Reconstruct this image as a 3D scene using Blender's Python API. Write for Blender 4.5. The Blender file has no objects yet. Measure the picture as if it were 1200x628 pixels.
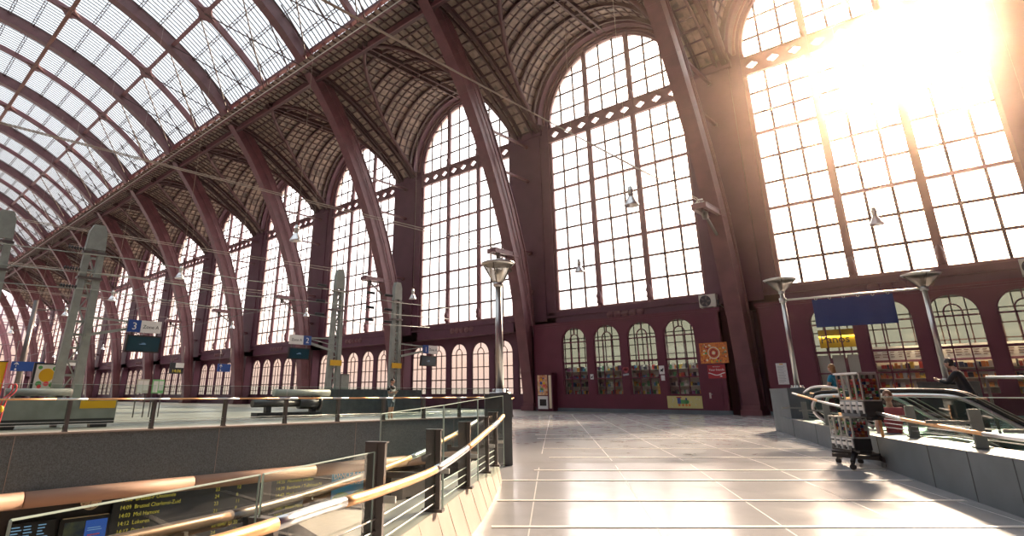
import bpy, bmesh, math, random
from math import sin, cos, pi, sqrt, radians as R, atan2, asin, acos
from mathutils import Vector as V, Matrix
random.seed(7)
S = bpy.context.scene
COL = S.collection
ORI = {}

# ------------------------------------------------------------------ materials
def nm(name):
    m = bpy.data.materials.new(name); m.use_nodes = True
    nt = m.node_tree; nt.nodes.clear()
    return m, nt
def principled(name, col, rough=.5, metal=0., noise=0., scale=6., spec=.5, col2=None, bump=0., emit=None, estr=0., rvar=0.):
    m, nt = nm(name); N = nt.nodes; L = nt.links
    o = N.new('ShaderNodeOutputMaterial'); b = N.new('ShaderNodeBsdfPrincipled')
    L.new(b.outputs[0], o.inputs[0])
    b.inputs['Roughness'].default_value = rough; b.inputs['Metallic'].default_value = metal
    b.inputs['Specular IOR Level'].default_value = spec
    if noise or col2:
        tc = N.new('ShaderNodeTexCoord'); nz = N.new('ShaderNodeTexNoise')
        nz.inputs['Scale'].default_value = scale; nz.inputs['Detail'].default_value = 6
        L.new(tc.outputs['Object'], nz.inputs['Vector'])
        mx = N.new('ShaderNodeMix'); mx.data_type = 'RGBA'
        rp = N.new('ShaderNodeMapRange'); rp.inputs[1].default_value = .35; rp.inputs[2].default_value = .65
        L.new(nz.outputs[0], rp.inputs[0]); L.new(rp.outputs[0], mx.inputs[0])
        c2 = col2 or tuple(c*(1-noise) for c in col)
        mx.inputs[6].default_value = (*col, 1); mx.inputs[7].default_value = (*c2, 1)
        L.new(mx.outputs[2], b.inputs['Base Color'])
        if bump:
            bp = N.new('ShaderNodeBump'); bp.inputs['Strength'].default_value = bump
            L.new(nz.outputs[0], bp.inputs['Height']); L.new(bp.outputs[0], b.inputs['Normal'])
        if rvar:
            r2 = N.new('ShaderNodeMapRange'); r2.inputs[1].default_value = .3; r2.inputs[2].default_value = .7
            r2.inputs[3].default_value = rough-rvar; r2.inputs[4].default_value = rough+rvar
            L.new(nz.outputs[0], r2.inputs[0]); L.new(r2.outputs[0], b.inputs['Roughness'])
    else:
        b.inputs['Base Color'].default_value = (*col, 1)
    if emit:
        b.inputs['Emission Color'].default_value = (*emit, 1); b.inputs['Emission Strength'].default_value = estr
    return m
def glass(name, tint=(1, 1, 1), gloss=.6, rough=.02, haze=0., hazecol=(.9, .9, .9)):
    m, nt = nm(name); N = nt.nodes; L = nt.links
    o = N.new('ShaderNodeOutputMaterial'); t = N.new('ShaderNodeBsdfTransparent'); g = N.new('ShaderNodeBsdfGlossy')
    t.inputs[0].default_value = (*tint, 1); g.inputs['Roughness'].default_value = rough
    f = N.new('ShaderNodeFresnel'); f.inputs[0].default_value = 1.5
    k = N.new('ShaderNodeMath'); k.operation = 'MULTIPLY'; k.inputs[1].default_value = gloss
    L.new(f.outputs[0], k.inputs[0])
    x = N.new('ShaderNodeMixShader'); L.new(k.outputs[0], x.inputs[0]); 
    src = t
    if haze:
        h = N.new('ShaderNodeBsdfTranslucent'); h.inputs[0].default_value = (*hazecol, 1)
        xx = N.new('ShaderNodeMixShader'); xx.inputs[0].default_value = haze
        L.new(t.outputs[0], xx.inputs[1]); L.new(h.outputs[0], xx.inputs[2]); src = xx
    L.new(src.outputs[0], x.inputs[1]); L.new(g.outputs[0], x.inputs[2])
    L.new(x.outputs[0], o.inputs[0])
    return m
def emission(name, col, s=1.):
    m, nt = nm(name); o = nt.nodes.new('ShaderNodeOutputMaterial'); e = nt.nodes.new('ShaderNodeEmission')
    e.inputs[0].default_value = (*col, 1); e.inputs[1].default_value = s; nt.links.new(e.outputs[0], o.inputs[0])
    return m
M = {}
M['plum'] = principled('plum_steel', (.185, .068, .084), .36, 0, .25, 1.2, .5)
M['plumwall'] = principled('plum_wall_paint', (.12, .040, .072), .5, 0, .22, .7, .4)
M['kiosk'] = principled('maroon_kiosk_paint', (.14, .026, .050), .45, 0, .15, .9, .4)
M['darkplum'] = principled('dark_plum_paint', (.085, .03, .036), .45)
M['bounceplum'] = principled('plum_bounce_lightened', (.25, .10, .12), .42, 0, .2, 1.2)  # plum lightened in its colour for light bounced up from the bright floor
M['rust'] = principled('rusty_red_lattice', (.22, .07, .05), .5, 0, .4, 2.)
M['bar'] = principled('dark_glazing_bar', (.055, .02, .024), .5)
M['slat'] = principled('grey_roof_slat', (.10, .105, .105), .5)
M['frost'] = glass('frosted_shop_skylight', (.05, .06, .055), .2, .2, .8, (.05, .06, .055))
M['vault'] = principled('stained_vault_panel', (.37, .27, .205), .4, 0, 0, 1.6, .5, col2=(.10, .08, .068))
M['floor'] = principled('polished_grey_flagstone', (.43, .43, .44), .2, 0, 0, 1.4, .9, col2=(.34, .34, .35), rvar=.05)
M['strip'] = principled('pale_stone_strip', (.90, .85, .78), .3, 0, .1, 4)
M['joint'] = principled('flagstone_joint', (.50, .48, .46), .6)
M['platform'] = principled('pale_platform_paving', (.30, .305, .28), .35, 0, .2, .5)
M['granite'] = principled('speckled_dark_granite', (.115, .14, .15), .55, 0, 0, 28, .3, col2=(.20, .235, .245))
M['block'] = principled('dark_bluestone_block', (.10, .115, .12), .35, 0, .25, 3)
M['concrete'] = principled('grey_blue_stone', (.135, .165, .185), .5, 0, .2, 2.)
M['kerb'] = principled('pale_kerb_stone', (.52, .43, .37), .45, 0, .12, 3)
M['kerbjoint'] = principled('kerb_joint', (.46, .38, .33), .6)
M['cap'] = principled('pale_parapet_cap', (.24, .235, .22), .5)
M['darkbronze'] = principled('dark_bronze_rail', (.16, .10, .07), .4, .5)
M['wire'] = principled('grey_tan_wire', (.44, .37, .31), .5)
M['steel'] = principled('brushed_steel', (.62, .62, .60), .3, 1)
M['postmetal'] = principled('dark_grey_post_steel', (.16, .145, .14), .4, .6)
M['paintgrey'] = principled('grey_green_mast_paint', (.30, .33, .30), .5, 0, .2, 2)
M['bronze'] = principled('bronze_handrail', (.86, .50, .25), .42, .75)
M['copper'] = principled('tan_tube_cladding', (.62, .40, .28), .5, 0)
M['chrome'] = principled('chrome', (.85, .85, .85), .28, 1)
M['black'] = principled('black_rubber', (.012, .012, .014), .45)
M['darkplastic'] = principled('charcoal_plastic', (.03, .035, .04), .35)
M['white'] = principled('white_enamel', (.82, .81, .78), .4)
M['offwhite'] = principled('cream_enamel', (.62, .60, .52), .45)
M['blue'] = principled('navy_blue_cloth', (.018, .045, .17), .6)
M['signblue'] = principled('sign_blue', (.02, .07, .28), .4)
M['yellow'] = principled('signal_yellow', (.80, .47, .02), .45)
M['paleyellow'] = principled('pale_yellow_board', (.62, .55, .22), .5)
M['orange'] = principled('orange_print', (.85, .30, .05), .5, 0, 0, 9, .5, col2=(.5, .10, .04))
M['cream'] = principled('cream_print', (.85, .72, .5), .5)
M['red'] = principled('sign_red', (.42, .03, .04), .4)
M['coral'] = principled('coral_red_paint', (.85, .10, .12), .4)
M['green'] = principled('print_green', (.10, .38, .12), .5)
M['lime'] = principled('print_light_green', (.22, .55, .22), .5)
M['sky'] = principled('print_sky_blue', (.05, .42, .80), .5)
M['skin'] = principled('skin', (.55, .33, .24), .5)
M['hairbrown'] = principled('brown_hair', (.16, .07, .035), .6)
M['hairdark'] = principled('dark_hair', (.015, .012, .012), .5)
M['teal'] = principled('teal_blue_cloth', (.01, .20, .34), .8)
M['pink'] = principled('dusty_red_cloth', (.48, .10, .12), .8)
M['navycloth'] = principled('dark_navy_cloth', (.014, .016, .024), .8)
M['greycloth'] = principled('light_grey_cloth', (.42, .46, .48), .8)
M['bluecloth'] = principled('blue_grey_shorts', (.13, .19, .25), .8)
M['screen'] = principled('dark_teal_screen', (.012, .05, .075), .2)
M['led'] = emission('amber_led', (.9, .66, .10), .5)
M['bluelit'] = emission('lit_blue_screen', (.045, .10, .36), .8)
M['bluelit2'] = emission('lit_pale_blue_text', (.35, .55, .8), .5)
M['warmlit'] = emission('warm_lamp_glow', (1., .62, .32), 2.2)
M['roofglass'] = glass('roof_glass', (.34, .345, .348), .06, .1)
M['winglass'] = glass('hazy_window_glass', (.93, .93, .95), .2, .08, .14, (.95, .93, .95))
M['arcglass'] = glass('arcade_glass', (.54, .46, .47), .3, .05, .06)
M['shopglass'] = glass('shop_glass', (.85, .88, .87), .9, .02)
M['railglass'] = glass('balustrade_glass', (.78, .89, .85), .14, .01)
M['glassedge'] = principled('pale_glass_edge', (.50, .62, .56), .2, 0)
M['lampglass'] = glass('lamp_bowl_glass', (.9, .9, .88), .5, .1, .6, (.95, .93, .9))
GOODS = [principled('goods_%d' % i, c, .45) for i, c in enumerate([(.6, .08, .06), (.75, .5, .08), (.08, .25, .45), (.6, .55, .5), (.10, .32, .14), (.7, .25, .07), (.3, .1, .25), (.04, .05, .07)])]

# ------------------------------------------------------------------ mesh helper
class MB:
    def __init__(s): s.v = []; s.f = []; s.mi = []; s.cur = 0; s.sm = []
    def add(s, vs, fs, smooth=False):
        o = len(s.v); s.v += [tuple(v) for v in vs]
        for f in fs: s.f.append([i+o for i in f]); s.mi.append(s.cur); s.sm.append(smooth)
    def box(s, a, b):
        x0, y0, z0 = a; x1, y1, z1 = b
        s.add([(x0, y0, z0), (x1, y0, z0), (x1, y1, z0), (x0, y1, z0), (x0, y0, z1), (x1, y0, z1), (x1, y1, z1), (x0, y1, z1)],
              [(0, 3, 2, 1), (4, 5, 6, 7), (0, 1, 5, 4), (1, 2, 6, 5), (2, 3, 7, 6), (3, 0, 4, 7)])
    def obox(s, c, ax, ay, az, hx, hy, hz):
        c = V(c); ax = V(ax).normalized()*hx; ay = V(ay).normalized()*hy; az = V(az).normalized()*hz
        vs = [c+sx*ax+sy*ay+sz*az for sz in (-1, 1) for sx, sy in ((-1, -1), (1, -1), (1, 1), (-1, 1))]
        s.add(vs, [(0, 3, 2, 1), (4, 5, 6, 7), (0, 1, 5, 4), (1, 2, 6, 5), (2, 3, 7, 6), (3, 0, 4, 7)])
    def bar(s, p, q, w, h, up=(0, 0, 1)):
        p = V(p); q = V(q); d = q-p; l = d.length
        if l < 1e-6: return
        d /= l; u = V(up)
        if abs(u.dot(d)) > .98: u = V((1, 0, 0)) if abs(d.x) < .9 else V((0, 1, 0))
        a = d.cross(u).normalized(); b = a.cross(d).normalized()
        s.obox((p+q)/2, d, a, b, l/2, w/2, h/2)
    def tube(s, pts, r, n=8, cap=True, closed=False):
        pts = [V(p) for p in pts]; k = len(pts); rs = r if isinstance(r, (list, tuple)) else [r]*k
        vs = []; pa = None
        for i, p in enumerate(pts):
            d = (pts[min(i+1, k-1)]-pts[max(i-1, 0)]).normalized()
            if pa is None: a = d.cross(V((0, 0, 1)) if abs(d.z) < .9 else V((1, 0, 0))).normalized()
            else: a = (pa-d*pa.dot(d)).normalized()
            pa = a; b = d.cross(a)
            vs += [p+rs[i]*(cos(2*pi*j/n)*a+sin(2*pi*j/n)*b) for j in range(n)]
        fs = [(i*n+j, i*n+(j+1) % n, (i+1)*n+(j+1) % n, (i+1)*n+j) for i in range(k-1) for j in range(n)]
        s.add(vs, fs, True)
        if cap: s.add(vs[:n], [tuple(range(n))[::-1]]); s.add(vs[-n:], [tuple(range(n))])
    def lathe(s, prof, c=(0, 0, 0), n=24, axis='z'):
        vs = []; k = len(prof)
        for r, z in prof:
            for j in range(n):
                a = 2*pi*j/n; p = (r*cos(a), r*sin(a), z)
                if axis == 'y': p = (p[0], p[2], p[1])
                if axis == 'x': p = (p[2], p[0], p[1])
                vs.append((c[0]+p[0], c[1]+p[1], c[2]+p[2]))
        s.add(vs, [(i*n+j, i*n+(j+1) % n, (i+1)*n+(j+1) % n, (i+1)*n+j) for i in range(k-1) for j in range(n)], max(q[1] for q in prof)-min(q[1] for q in prof) > .045)
    def prism(s, poly, f0, f1):
        n = len(poly); a = [f0(*p) for p in poly]; b = [f1(*p) for p in poly]
        s.add(a+b, [tuple(range(n))[::-1], tuple(range(n, 2*n))]+[(i, (i+1) % n, n+(i+1) % n, n+i) for i in range(n)])
    def ell(s, c, r, n=12, m=8):
        vs = [(c[0]+r[0]*sin(pi*i/m)*cos(2*pi*j/n), c[1]+r[1]*sin(pi*i/m)*sin(2*pi*j/n), c[2]+r[2]*cos(pi*i/m)) for i in range(m+1) for j in range(n)]
        s.add(vs, [(i*n+j, (i+1)*n+j, (i+1)*n+(j+1) % n, i*n+(j+1) % n) for i in range(m) for j in range(n)], True)
    def build(s, name, mat, parent=None, local=False, loc=None):
        o = V((0, 0, 0))
        if parent is not None and not local: o = ORI.get(parent.name, V((0, 0, 0)))
        if loc is not None: o = V(loc)
        me = bpy.data.meshes.new(name)
        me.from_pydata([tuple(V(v)-o) for v in s.v], [], s.f)
        for m_ in (mat if isinstance(mat, (list, tuple)) else [mat]): me.materials.append(m_)
        for i, p in enumerate(me.polygons): p.material_index = s.mi[i]; p.use_smooth = s.sm[i]
        bm = bmesh.new(); bm.from_mesh(me); bmesh.ops.remove_doubles(bm, verts=bm.verts, dist=1e-5)
        bmesh.ops.recalc_face_normals(bm, faces=bm.faces); bm.to_mesh(me); bm.free()
        me.update()
        ob = bpy.data.objects.new(name, me); COL.objects.link(ob)
        if parent is not None:
            ob.parent = parent; ORI[ob.name] = V((0, 0, 0)) if local else ORI.get(parent.name, V((0, 0, 0)))
        elif loc is not None: ob.location = o; ORI[ob.name] = o.copy()
        return ob

def tag(o, label=None, cat=None, group=None, kind=None):
    if label: o['label'] = label
    if cat: o['category'] = cat
    if group: o['group'] = group
    if kind: o['kind'] = kind
    return o
def empty(name, loc, label=None, cat=None, group=None, kind=None, rz=0):
    o = bpy.data.objects.new(name, None); COL.objects.link(o); o.location = loc; o.rotation_euler = (0, 0, rz)
    o.empty_display_size = .3
    ORI[o.name] = V(loc)
    return tag(o, label, cat, group, kind)
def kids(o): return [c for c in bpy.data.objects if c.parent == o]
def copy_tree(o, parent=None, loc=None):
    c = o.copy(); COL.objects.link(c)
    if parent is not None: c.parent = parent
    if loc is not None: c.location = loc
    for ch in kids(o): copy_tree(ch, c)
    return c
def text(body, size, mat, parent, origin, xd, up, name='lettering', align='LEFT', ext=.004, squash=1.):
    cu = bpy.data.curves.new('lettering_curve', 'FONT'); cu.body = body; cu.size = size; cu.extrude = ext
    cu.align_x = align; cu.space_line = 1.35; cu.resolution_u = 2
    to = bpy.data.objects.new('lettering_tmp', cu); COL.objects.link(to)
    dg = bpy.context.evaluated_depsgraph_get(); dg.update()
    me = bpy.data.meshes.new_from_object(to.evaluated_get(dg))
    bpy.data.objects.remove(to)
    xd = V(xd).normalized(); up = V(up).normalized(); n = xd.cross(up)
    mt = Matrix(((xd.x*squash, up.x, n.x, origin[0]), (xd.y*squash, up.y, n.y, origin[1]), (xd.z*squash, up.z, n.z, origin[2]), (0, 0, 0, 1)))
    me.transform(Matrix.Translation(-ORI.get(parent.name, V((0, 0, 0)))) @ mt)
    me.materials.clear(); me.materials.append(mat)
    ob = bpy.data.objects.new(name, me); COL.objects.link(ob); ob.parent = parent
    ORI[ob.name] = ORI.get(parent.name, V((0, 0, 0)))
    return ob

def spline(pts, n=6):
    out = []; P_ = [V(p_) for p_ in pts]; P_ = [2*P_[0]-P_[1]]+P_+[2*P_[-1]-P_[-2]]
    for i in range(1, len(P_)-2):
        for j in range(n):
            t = j/n; a, b_, c, d = P_[i-1:i+3]
            out.append(.5*((2*b_)+(c-a)*t+(2*a-5*b_+4*c-d)*t*t+(3*b_-a-3*c+d)*t**3))
    out.append(P_[-2]); return out
# ------------------------------------------------------------------ key dimensions (metres)
PB = 16.777                     # bay pitch along the nave
XB0 = -4.47                     # centre of the bay nearest the camera side
WY = 39.5                       # window wall
RW = 6.18; ZC = 24.34; ZS = 7.54      # window half width, arch centre, sill
YA, ZA, RA = -2.4, 4.4, 39.4          # main arch circle
bays = list(range(-1, 13))
def bx(b): return XB0-PB*b
def rx(i): return XB0+PB/2-PB*i

# ================================================================== SETTING
# ---- window wall (columns, spandrels, bands, arcade backs)
w = MB()
def arch_pts(n=24): return [(RW*cos(pi*i/n), ZC+RW*sin(pi*i/n)) for i in range(n+1)]
for b in bays:
    X = bx(b)
    # columns each side
    for sg in (-1, 1):
        xa, xb = sorted((X+sg*RW, X+sg*PB/2))
        w.box((xa, WY, 6.3), (xb, WY+.7, ZC))
    # spandrel above springing
    P = [(RW, ZC)]+arch_pts()
    top = 33.
    ap = arch_pts()
    for i in range(len(ap)-1):
        (x0, z0), (x1, z1) = ap[i], ap[i+1]
        for y in (WY, WY+.7):
            w.add([(X+x0, y, z0), (X+x1, y, z1), (X+x1, y, top), (X+x0, y, top)], [(0, 1, 2, 3)])
        w.add([(X+x0, WY, z0), (X+x1, WY, z1), (X+x1, WY+.7, z1), (X+x0, WY+.7, z0)], [(0, 1, 2, 3)])
    for sg in (-1, 1):
        xa, xb = sorted((X+sg*RW, X+sg*PB/2)); w.box((xa, WY, ZC), (xb, WY+.7, top))
    # band under the sill
    w.box((X-PB/2, WY, 6.3), (X+PB/2, WY+.7, ZS))
    # ground storey piers
    w.box((X-PB/2, WY, 0), (X-PB/2+.35, WY+1.0, 6.3)); w.box((X+PB/2-.35, WY, 0), (X+PB/2, WY+1.0, 6.3))
    if b in (0, 1):
        w.box((X-PB/2, WY+.7, 6.3), (X+PB/2, WY+1.3, 6.5)); w.box((X-PB/2, WY+1., 0), (X+PB/2, WY+1.25, 3.2)); w.box((X-PB/2, WY+.5, 0), (X-PB/2+(1.2 if b == 0 else .6), WY+1.0, 6.4)); w.box((X+PB/2-(1.45 if b == 1 else 1.2), WY+.5, 0), (X+PB/2, WY+1.0, 6.4))
    if b >= 2:      # recessed arcade back with six round arches
        YB = WY+1.
        w.box((X-PB/2, WY+.7, 6.3), (X+PB/2, YB+.3, 6.5))
        w.box((X-PB/2, YB, 0), (X+PB/2, YB+.25, 1.2))
        ha = 1.08; zsp = 4.75; pit = 2.75
        edges = []
        for k in range(6):
            c = X+(k-2.5)*pit
            edges.append((c-ha, c+ha))
            n = 12
            q = [(c+ha*cos(pi*i/n), zsp+ha*sin(pi*i/n)) for i in range(n+1)]
            for i in range(n):
                (x0, z0), (x1, z1) = q[i], q[i+1]
                w.add([(x0, YB, z0), (x1, YB, z1), (x1, YB, 6.4), (x0, YB, 6.4)], [(0, 1, 2, 3)])
                w.add([(x0, YB, z0), (x1, YB, z1), (x1, YB+.25, z1), (x0, YB+.25, z0)], [(0, 1, 2, 3)])
        xs = [X-PB/2]+[e for p in edges for e in p]+[X+PB/2]
        for k in range(0, len(xs), 2): w.box((xs[k], YB, 1.2), (xs[k+1], YB+.25, 6.4))
w.build('wall_north', M['plumwall']); tag(bpy.data.objects['wall_north'], kind='structure')
# pilaster faces with a slight relief
p = MB()
for i in range(0, 15):
    x = rx(i); p.box((x-1.35, WY-.12, 6.9), (x+1.35, WY+.02, 23.6)); p.box((x-1.6, WY-.2, 23.5), (x+1.6, WY+.02, 24.1))
    p.box((x-PB/2+.0, WY-.1, 7.15), (x+PB/2-.01, WY+.02, 7.32))
tag(p.build('trim_1', M['plumwall']), kind='structure')

# ---- big arched windows
def make_window(n):
    r = empty('window_%d' % n, (0, 0, 0), kind='structure')
    yq = WY+.28
    f = MB()
    pr = [(RW-.0, ZS)]+arch_pts(32)+[(-RW, ZS)]
    for (x0, z0), (x1, z1) in zip(pr, pr[1:]): f.bar((x0*.985, yq, z0), (x1*.985, yq, z1), .3, .22, (0, 1, 0) if abs(x1-x0) < 1e-6 else (0, 0, 1))
    f.box((-RW, WY+.05, ZS), (RW, yq+.2, ZS+.18))
    # light moulded ring
    pr2 = [((RW+.32)*cos(pi*i/32), ZC+(RW+.32)*sin(pi*i/32)) for i in range(33)]
    f.tube([(x, WY-.06, z) for x, z in pr2], .12, 6)
    f.build('window_frame', M['plum'], r)
    for sx in (-RW/3, RW/3):
        m = MB(); zt = ZC+sqrt(RW**2-sx**2)
        m.box((sx-.14, yq-.3, ZS), (sx+.14, yq+.06, zt)); m.box((sx-.22, yq-.22, ZS), (sx+.22, yq-.1, zt-.1))
        m.lathe([(.02, -.5), (.22, -.4), (.16, -.1), (.24, .1), (.12, .5), (.02, .6)], (sx, yq-.3, ZS+.75), 10)
        m.lathe([(.02, -.5), (.2, -.4), (.14, 0), (.22, .2), (.02, .5)], (sx, yq-.3, 24.3), 10)
        m.build('mullion', M['plum'], r)
    for z in (12.7, 18.06):
        m = MB(); m.box((-RW, yq-.16, z-.09), (RW, yq+.05, z+.09)); m.build('transom', M['plum'], r)
    # lattice band with diamond openings
    m = MB(); z0, z1 = 22.62, 23.86; zm = (z0+z1)/2
    cw = 2*RW/9
    for k in range(9):
        xa = -RW+k*cw; xb = xa+cw; xm = (xa+xb)/2
        fr = []
        for y in (yq-.2, yq):
            o = [(xa, y, z0), (xb, y, z0), (xb, y, z1), (xa, y, z1), (xm, y, zm-.3), (xm+.44, y, zm), (xm, y, zm+.3), (xm-.44, y, zm)]
            fr += o
        Q = [(0, 1, 4), (1, 5, 4), (1, 2, 5), (2, 6, 5), (2, 3, 6), (3, 7, 6), (3, 0, 7), (0, 4, 7)]
        m.add(fr, Q+[tuple(i+8 for i in q) for q in Q]+[(4, 5, 13, 12), (5, 6, 14, 13), (6, 7, 15, 14), (7, 4, 12, 15), (0, 1, 9, 8), (2, 3, 11, 10)])
    m.box((-RW, yq-.28, z0-.08), (RW, yq+.04, z0+.06)); m.box((-RW, yq-.28, z1-.06), (RW, yq+.04, z1+.08))
    m.build('lattice_band', M['plum'], r)
    # thin glazing bars
    m = MB(); t = .155
    for k in range(1, 9):
        if k % 3 == 0: continue
        x = -RW+k*cw; zt = ZC+sqrt(RW**2-x**2)
        m.box((x-t/2, yq-.04, ZS), (x+t/2, yq+.04, z0)); m.box((x-t/2, yq-.04, z1), (x+t/2, yq+.04, zt))
    zs = []
    for a, b_ in ((ZS, 12.7), (12.7, 18.06), (18.06, z0)): zs += [a+(b_-a)*j/3 for j in (1, 2)]
    for z in zs: m.box((-RW, yq-.04, z-t/2), (RW, yq+.04, z+t/2))
    for z in (25.4, 26.95, 28.5):
        h = sqrt(RW**2-(z-ZC)**2); m.box((-h, yq-.04, z-t/2), (h, yq+.04, z+t/2))
    m.build('glazing_bars', M['bar'], r)
    g = MB(); g.add([(x, yq+.01, z) for x, z in [(RW, ZS)]+arch_pts(32)+[(-RW, ZS)]], [tuple(range(35))])
    g.build('glass', M['winglass'], r)
    m = MB()
    for k in range(-2, 3):
        m.lathe([(0, -.07), (.12, -.07), (.16, -.03), (.28, -.05), (.3, 0)], (k*.62, WY-.02, 6.92), 10, 'y')
        for a in range(4): m.obox((k*.62+.2*cos(a*pi/2+.78), WY-.04, 6.92+.2*sin(a*pi/2+.78)), (1, 0, 0), (0, 1, 0), (0, 0, 1), .05, .04, .05)
    m.build('rosette_frieze', M['plum'], r)
    return r
win = make_window(1); win.location = (bx(-1), 0, 0)
for n, b in enumerate(bays[1:], 2):
    c = copy_tree(win, loc=(bx(b), 0, 0)); c.name = 'window_%d' % n

# ---- arcade windows (small arched lights), one mesh set per arch
def arch_light(name, parent, cx, y, ha, z0, zsp, rows, mat, gmat, small=.38):
    f = MB(); t = .06
    n = 16
    pr = [(ha, z0)]+[(ha*cos(pi*i/n), zsp+ha*sin(pi*i/n)) for i in range(n+1)]+[(-ha, z0), (ha, z0)]
    for (x0, a), (x1, b_) in zip(pr, pr[1:]): f.bar((cx+x0, y, a), (cx+x1, y, b_), .12, .1, (0, 1, 0))
    for sx in (-ha/3, ha/3): f.box((cx+sx-t/2, y-.05, z0), (cx+sx+t/2, y+.05, zsp))
    q = [(small*cos(pi*i/10), zsp+.12+small*1.1*sin(pi*i/10)) for i in range(11)]
    q = [(small, zsp)]+q+[(-small, zsp)]
    for (x0, a), (x1, b_) in zip(q, q[1:]): f.bar((cx+x0, y, a), (cx+x1, y, b_), .07, .07, (0, 1, 0))
    f.box((cx-t/2, y-.05, zsp+.5), (cx+t/2, y+.05, zsp+ha))
    for z, h in rows: f.box((cx-ha, y-.05, z-h/2), (cx+ha, y+.05, z+h/2))
    fr = f.build(name, mat, parent)
    g = MB(); gp = [(ha, z0)]+[(ha*cos(pi*i/n), zsp+ha*sin(pi*i/n)) for i in range(n+1)]+[(-ha, z0)]
    g.add([(cx+x, y+.02, z) for x, z in gp], [tuple(range(len(gp)))])
    g.build('pane', gmat, fr)
    return fr
nw = len(bays)+1
base_arc = None
for b in bays:
    if b < 2: continue
    if base_arc is None:
        base_arc = empty('window_%d' % nw, (bx(b), 0, 0), kind='structure')
        for k in range(6):
            arch_light('arched_light', base_arc, bx(b)+(k-2.5)*2.75, WY+1.1, 1.06, 1.2, 4.75, [(4.75, .07), (3.6, .06), (2.5, .09), (1.75, .05)], M['bar'], M['arcglass'])
    else:
        c = copy_tree(base_arc, loc=(bx(b), 0, 0)); c.name = 'window_%d' % nw
    nw += 1

for b in (0, 1):
    r = empty('window_%d' % nw, (bx(b), 0, 0), kind='structure'); nw += 1
    m = MB(); x0, x1 = bx(b)-PB/2+.35, bx(b)+PB/2-.35
    for k in range(int((x1-x0)/.62)+1): m.box((x0+k*.62-.03, WY+1.05, 3.2), (x0+k*.62+.03, WY+1.12, 6.3))
    for z in (3.2, 3.95, 4.7, 5.45, 6.2): m.box((x0, WY+1.05, z-.03), (x1, WY+1.12, z+.03))
    m.build('glazing_bars', M['bar'], r)
    g = MB(); g.add([(x0, WY+1.14, 3.2), (x1, WY+1.14, 3.2), (x1, WY+1.14, 6.3), (x0, WY+1.14, 6.3)], [(0, 1, 2, 3)]); g.build('frosted_pane', M['frost'], r)
# ---- main arch ribs
soff = [(38.5, 0), (38.2, 2.5), (37.85, 5.5), (37.15, 9.8), (36.6, 12.3), (35.6, 15.3), (34.1, 18.7), (32.5, 22.4), (30.9, 25.3), (29.1, 27.9), (27.4, 29.9)]
th0 = asin((25.4-YA)/RA)
curve = soff+[(YA+RA*sin(th0*(1-i/40*2)), ZA+RA*cos(th0*(1-i/40*2))) for i in range(0, 41)]+[(2*YA-y, z) for y, z in reversed(soff)]
# smooth
for _ in range(3):
    curve = [curve[0]]+[((a[0]+2*b_[0]+c[0])/4, (a[1]+2*b_[1]+c[1])/4) for a, b_, c in zip(curve, curve[1:], curve[2:])]+[curve[-1]]
def norms(cv):
    out = []
    for i in range(len(cv)):
        a = cv[max(i-1, 0)]; c = cv[min(i+1, len(cv)-1)]
        d = V((c[0]-a[0], c[1]-a[1])).normalized(); out.append(V((d.y, -d.x)))
    return out
nn = norms(curve)
if nn[0].x < 0: nn = [-n for n in nn]
def rdep(y, z):
    if z < 12: return 1.0+.6*z/12
    if z < 31 or y < -25: return 1.6
    return 1.3
def sweep(mb, x0, x1, o0, o1, depth=None):
    vs = []
    A0, A1 = o0, o1
    for (y, z), n in zip(curve, nn):
        k_ = rdep(y, z); o0 = A0*k_ if A0 > .5 else A0; o1 = A1*k_ if A1 > .5 else A1
        for x, o in ((x0, o0), (x1, o0), (x1, o1), (x0, o1)):
            vs.append((x, y+n.x*o, max(z+n.y*o, 0) if z < .1 else z+n.y*o))
    k = len(curve)
    fs = [(4*i+j, 4*i+(j+1) % 4, 4*i+4+(j+1) % 4, 4*i+4+j) for i in range(k-1) for j in range(4)]
    mb.add(vs, fs+[(0, 1, 2, 3), (4*k-4, 4*k-3, 4*k-2, 4*k-1)])
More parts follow.
